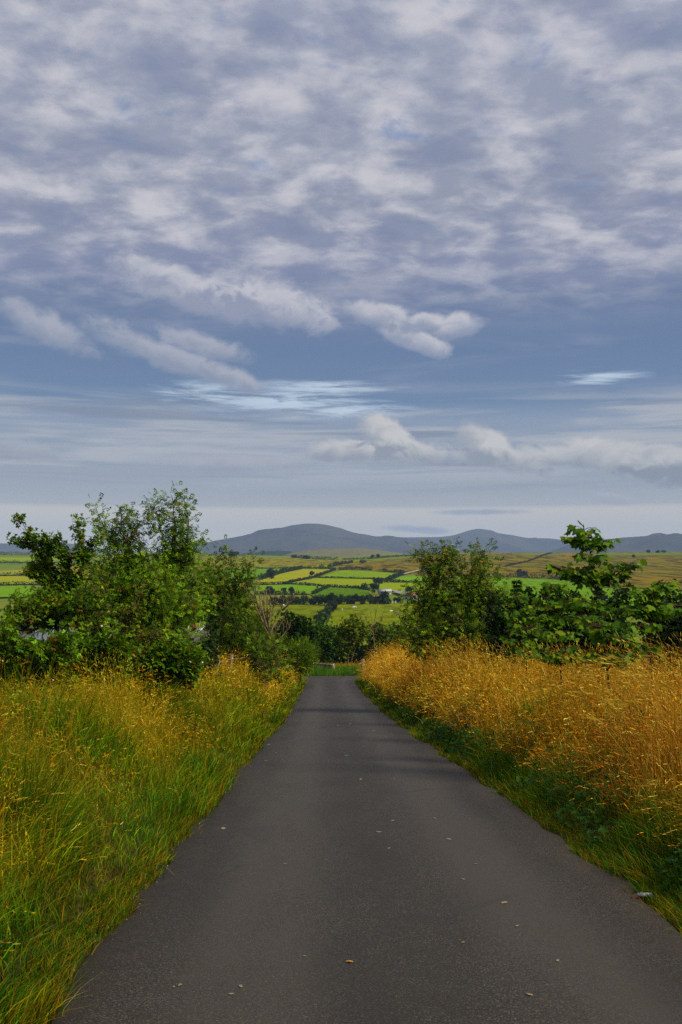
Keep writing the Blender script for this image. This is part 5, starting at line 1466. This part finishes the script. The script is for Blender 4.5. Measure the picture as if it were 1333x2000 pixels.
# short ragged growth creeping over the road edges
for side in (-1, 1):
    rng = np.random.default_rng(120 + side)
    X, Y, s = sample_strip(rng, 15000, side, 2.4, 45, -0.16, 0.22, 1.5)
    ok = s > 0.13 * (fbm(Y * 2.1, Y * 0 + 2, 33 + side, 3) - 0.62) + rng.normal(0, 0.03, len(s)); X, Y, s = X[ok], Y[ok], s[ok]; n = len(X)
    c = palette(rng, n, [tuple(GR_D), tuple(GR_M), tuple(GR_Y * .7), tuple(ST_G * .5), (0.10, 0.055, 0.012)], [3, 3, 2, 2, 1.5])
    an = rng.random(n) * 6.283
    lean = np.stack([np.cos(an) - side * 0.6, np.sin(an)], 1); lean /= np.linalg.norm(lean, axis=1, keepdims=True)
    me = blades_mesh('edge_growth', np.stack([X, Y, np.maximum(H(X, Y), zr(Y) - 0.02)], 1), rng.uniform(.03, .14, n), 0.006 * np.maximum(1, Y / 8) * rng.uniform(.6, 1.6, n), lean, rng.uniform(.4, 1.3, n), c * .8, c, 2, M['grass'])
    link('edge_growth', me, kind='stuff', label='short ragged grass creeping over the %s road edge' % ('left' if side < 0 else 'right'), category='grass')

# broad-leaved weeds and tall pale stalks standing above the right grass
rng = np.random.default_rng(90)
n = 1500
u = rng.random(n)
Y = rng.uniform(9, 42, n); s = rng.uniform(1.4, 3.4, n); X = xc(Y) + HALF + s
px = X / Y * F_PX + 666.5; ok = (px > 760) & (px < 1420); X, Y, s = X[ok], Y[ok], s[ok]; n = len(X)
an = rng.normal(2.9, 0.9, n); lean = np.stack([np.cos(an), np.sin(an) * 0.6], 1)
hg = rng.uniform(0.75, 1.25, n) * (1 + 0.3 * smooth(18, 30, Y))
gc = np.where((rng.random(n) < .5)[:, None], ST_P, ST_G) * rng.uniform(.7, 1.1, (n, 1))
me = blades_mesh('tall_stalks', np.stack([X, Y, H(X, Y)], 1), hg, 0.005 * np.maximum(1, Y / 12), lean, rng.uniform(.1, .6, n), gc * .6, gc, 4, M['grass'], (np.arange(n), rng.uniform(.12, .24, n), rng.uniform(.008, .016, n) * np.maximum(1, Y / 14), gc))
link('tall_stalks', me, kind='stuff', label='tall pale grass stalks standing above the right bank', category='grass')
BX = [(1192, 14.5), (1098, 16.5), (1275, 13.5), (1030, 21.0)]
n = 380
k_ = rng.integers(0, 4, n); Y = np.array([BX[q][1] for q in k_]) - 0.35 + rng.normal(0, 0.22, n); X = np.array([P(BX[q][0], 1300, BX[q][1])[0] for q in k_]) + rng.normal(0, 0.28, n)
an = rng.random(n) * 6.283; lean = np.stack([np.cos(an), np.sin(an)], 1)
gc = np.where((rng.random(n) < .4)[:, None], GR_M, ST_G) * rng.uniform(.5, 1.1, (n, 1))
me = blades_mesh('sapling_grass', np.stack([X, Y, H(X, Y)], 1), rng.uniform(0.4, 0.85, n), np.full(n, 0.010), lean, rng.uniform(.1, .7, n), gc * .6, gc, 4, M['grass'], (np.arange(n), rng.uniform(.08, .16, n), rng.uniform(.008, .016, n), gc))
link('sapling_grass', me, kind='stuff', label='rank grass around the stems of the sycamore saplings', category='grass')
n = 90
Y = rng.uniform(9.5, 12.5, n); X = P(1320, 1300, 1)[0] * Y + rng.normal(0.05, 0.18, n)
an = rng.normal(2.95, 0.35, n); lean = np.stack([np.cos(an), np.sin(an) * 0.6], 1)
gc = ST_P * rng.uniform(.75, 1.15, (n, 1))
me = blades_mesh('bent_stalks', np.stack([X, Y, H(X, Y)], 1), rng.uniform(0.8, 1.35, n), np.full(n, 0.006), lean, rng.uniform(.4, .95, n), gc * .6, gc, 5, M['grass'], (np.arange(n), rng.uniform(.15, .26, n), rng.uniform(.013, .020, n), gc))
link('bent_stalks', me, kind='stuff', label='clump of bent pale grass stalks at the right edge', category='grass')

# short lawn behind the right bank and the grass beyond the junction
def lawn(name, label, X, Y, h, w, cols, seed):
    rng = np.random.default_rng(seed); n = len(X)
    an = rng.random(n) * 6.283
    c = palette(rng, n, *cols)
    me = blades_mesh(name, np.stack([X, Y, H(X, Y) - .02], 1), h * rng.uniform(.6, 1.4, n), w * rng.uniform(.7, 1.3, n), np.stack([np.cos(an), np.sin(an)], 1), rng.uniform(.2, .9, n), c * .9, c * 1.15, 2, M['grass'])
    link(name, me, kind='stuff', label=label, category='grass')
n = 26000; Y = rng.uniform(11, 26, n); X = xc(Y) + HALF + rng.uniform(2.9, 7, n)
px = X / Y * F_PX + 666.5; ok = (px > 950) & (px < 1500)
lawn('lawn', 'bright short lawn behind the right bank grass', X[ok], Y[ok], 0.10, 0.012, ([(0.07, 0.17, 0.010), (0.10, 0.19, 0.012)], [1, 1]), 91)
n = 16000; Y = rng.uniform(80.8, 92, n); X = rng.uniform(-9, 8, n)
lawn('junction_grass', 'lush green grass bank facing the road end', X, Y, 0.72, 0.045, ([(0.06, 0.16, 0.010), (0.04, 0.12, 0.008), (0.10, 0.19, 0.012)], [4, 3, 2]), 92)
n = 7000; Y = rng.uniform(88, 97, n); X = rng.uniform(-6, 9, n)
lawn('yellowed_grass', 'yellowed grass strip under the trees at the road end', X, Y, 0.7, 0.05, ([tuple(ST_G), tuple(ST_O), tuple(GR_Y)], [4, 2, 2]), 93)
n = 9000; Y = rng.uniform(97, 109, n); X = rng.uniform(-12, 12, n)
lawn('shaded_grass', 'grass in shade beneath the trees at the road end', X, Y, 0.45, 0.06, ([(0.05, 0.12, 0.010), (0.08, 0.15, 0.012)], [1, 1]), 94)

# leafy weeds along the foot of the right verge
tree_w = np.random.default_rng(95)
n = 5200
X, Y, s = sample_strip(tree_w, n, 1, 4.5, 40, 0.12, 1.1)
n = len(X); cl_ = fbm(X * 2.2, Y * 1.4, 77, 2); ok = tree_w.random(n) < smooth(0.42, 0.62, cl_)
X, Y, s = X[ok], Y[ok], s[ok]; n = len(X)
pos = np.stack([X, Y, H(X, Y) + tree_w.uniform(0.05, 0.34, n) * smooth(-.1, .5, s)], 1)
link('verge_weeds', leaves_mesh('verge_weeds', pos, tree_w.normal(0, 1, (n, 3)) * (1, 1, .4), tree_w.normal(0, .5, (n, 3)) + (0, -.3, .9), tree_w.uniform(.03, .07, n) * np.clip(Y / 12, 1, 2), palette(tree_w, n, [(0.03, 0.09, 0.012), (0.05, 0.12, 0.012)], [1, 1]).clip(.004, 1), 'trio', M['leaf'], (0, 0, 0)), kind='stuff', label='low dark green leafy weeds at the foot of the right verge', category='weeds')

# ------------------------------------------------------------------ small things on the road
def road_pt(px, py):
    ys = np.linspace(3.2, 76, 6000); p0 = P(px, py, 1.0) - np.array((0, 0, CAM_Z))
    d_ = CAM_Z + p0[2] * ys - zr(ys) - 0.035
    i_ = np.nonzero(d_ <= 0)[0]; Y = ys[i_[0]] if len(i_) else 60.0
    l = (p0[0] * Y - xc(Y)) / HALF
    return np.array((p0[0] * Y, Y, float(zr(Y)) + 0.015 + 0.03 * max(0, 1 - l * l)))
LM = [simple('dry_leaf_tan', (0.22, 0.165, 0.115), .9, .1, .2, 30), simple('dry_leaf_orange', (0.40, 0.20, 0.04), .9, .1, .2, 30)]
def dry_leaf_mesh(mat, seed):
    rng = np.random.default_rng(seed); bm = bmesh.new()
    n = 8; c = bm.verts.new((0, 0, .12)); ring = []
    for k in range(n):
        a = k / n * 6.283; r = 0.5 * (1 + rng.normal(0, .12)); ring.append(bm.verts.new((math.cos(a) * r, math.sin(a) * r * 0.55, 0.02 + abs(rng.normal(0, .07)))))
    for k in range(n): bm.faces.new((c, ring[k], ring[(k + 1) % n]))
    me = bpy.data.meshes.new('dry_leaf'); bm.to_mesh(me); bm.free(); me.materials.append(mat); return me
LMM = [dry_leaf_mesh(LM[0], s_) for s_ in range(4)]
for q, (x, y, s_) in enumerate([(678, 1477, .09), (705, 1524, .07), (660, 1418, .10), (684, 1415, .11), (730, 1428, .10), (525, 1453, .09), (437, 1617, .07), (742, 1628, .06), (767, 1605, .05), (877, 1641, .06), (985, 1766, .05), (540, 1470, .05), (520, 1485, .06), (770, 1522, .05), (905, 1720, .03), (1010, 1812, .03), (471, 1929, .035), (452, 1944, .03), (352, 1925, .03), (558, 1690, .03), (760, 1660, .04), (850, 1600, .04), (930, 1690, .03), (340, 1928, .02), (596, 1871, .02), (1090, 1880, .03), (1035, 1948, .035), (905, 1845, .025)]):
    p = road_pt(x, y); o = link('dry_leaf', LMM[q % 4], None, p + (0, 0, 0.004), label='small pale dry leaf lying on the dark asphalt', category='leaf', group='dry leaves scattered on the road')
    o.scale = (s_, s_, s_ * .5); o.rotation_euler = (0, 0, q * 1.3)
p = road_pt(683, 1884); o = link('dry_leaf', dry_leaf_mesh(LM[1], 9), None, p + (0, 0, .004), label='single orange leaf on the asphalt near the bottom middle', category='leaf'); o.scale = (.045, .045, .03)
mb = MB(); a = road_pt(300, 1693); b = road_pt(340, 1707); mb.tube(spline(np.array([a + (0, 0, .03), (a + b) / 2 + (0, .03, .05), b + (0, 0, .006)]), 8), np.linspace(.004, .002, 8), 4)
link('grass_straw', mb.mesh('grass_straw', LM[0], a), None, a, label='single dry straw lying out over the left road edge', category='straw')
# gravel patch on the left edge
rng = np.random.default_rng(33); mb = MB()
ico = bmesh.new(); bmesh.ops.create_icosphere(ico, subdivisions=1, radius=1.0); ico.verts.ensure_lookup_table()
IV = np.array([v.co[:] for v in ico.verts]); IF = np.array([[v.index for v in f.verts] for f in ico.faces]); ico.free()
def gravel(name, label, Yc, Ys, n, side, s_off):
    mb = MB()
    for q in range(n):
        Y = rng.normal(Yc, Ys); X = float(xc(Y)) + side * (HALF + rng.normal(s_off, .13)); r = rng.uniform(.003, .010)
        z = float(zr(Y))
        mb.add(IV * (r * rng.uniform(.7, 1.3, 3)) * (1 + rng.normal(0, .1, (len(IV), 1))) + (X, Y, z + .012), [IF])
    link(name, mb.mesh(name, M['greystone']), kind='stuff', label=label, category='gravel')
gravel('gravel', 'loose gravel patch at the left road edge', 14.6, 1.0, 420, -1, -.10)
gravel('grit', 'fine grit along the left road edge in the foreground', 6.5, 2.2, 120, -1, -.10)
# crumpled scrap at the right edge
p = road_pt(1272, 1748)
bm = bmesh.new()
bmesh.ops.create_cone(bm, cap_ends=True, segments=12, radius1=.033, radius2=.033, depth=.15)
bmesh.ops.subdivide_edges(bm, edges=[e for e in bm.edges if abs(e.verts[0].co.z - e.verts[1].co.z) > .1], cuts=6, use_grid_fill=True)
for v in bm.verts:
    t = v.co.z / .15 + .5
    q = float(vnoise(v.co.x * 60 + 9, t * 7 + v.co.y * 40, 4)) - .5
    v.co.x *= (0.55 + .25 * t) * (1 + .7 * q); v.co.y = v.co.y * .34 * (1 + q) + .012 * math.sin(t * 4)
me = bpy.data.meshes.new('crushed_can'); bm.to_mesh(me); bm.free()
m, T = new_mat('crushed_tin')
co = objco(T); nz = T.noise(co, 26, 3, .6); n5 = T.noise(co, 18, 2, .5)
out(T, principled(T, T.mix(T.ss(n5, .55, .62), T.mix(T.ss(nz, .45, .6), (0.16, 0.18, 0.19), (0.05, 0.13, 0.13)), (0.10, 0.035, 0.035)), .5, .4, bump(T, nz, .5, .01), .3))
me.materials.append(m)
o = link('crushed_can', me, None, Vector(p) + Vector((-.07, -0.02, .016)), label='crushed silver and teal drinks can at the right road edge', category='litter'); o.rotation_euler = (math.radians(90), math.radians(6), math.radians(-58)); o.rotation_euler = (math.radians(80), 0, math.radians(100))

# ------------------------------------------------------------------ air: haze over the whole valley
m = bpy.data.materials.new('haze_air'); m.use_nodes = True; m.node_tree.nodes.clear(); T = NT(m.node_tree)
v = T.n('ShaderNodeVolumePrincipled'); v.inputs['Color'].default_value = (0.42, 0.60, 1.0, 1); v.inputs['Density'].default_value = 8.0e-5; v.inputs['Anisotropy'].default_value = 0.0
o_ = T.n('ShaderNodeOutputMaterial'); T.t.links.new(v.outputs[0], o_.inputs['Volume'])
mb = MB(); mb.box((0, 5800, 210), (18600, 12200, 620)); link('haze', mb.mesh('haze', m), kind='stuff', label='thin bluish air haze over the valley', category='haze')
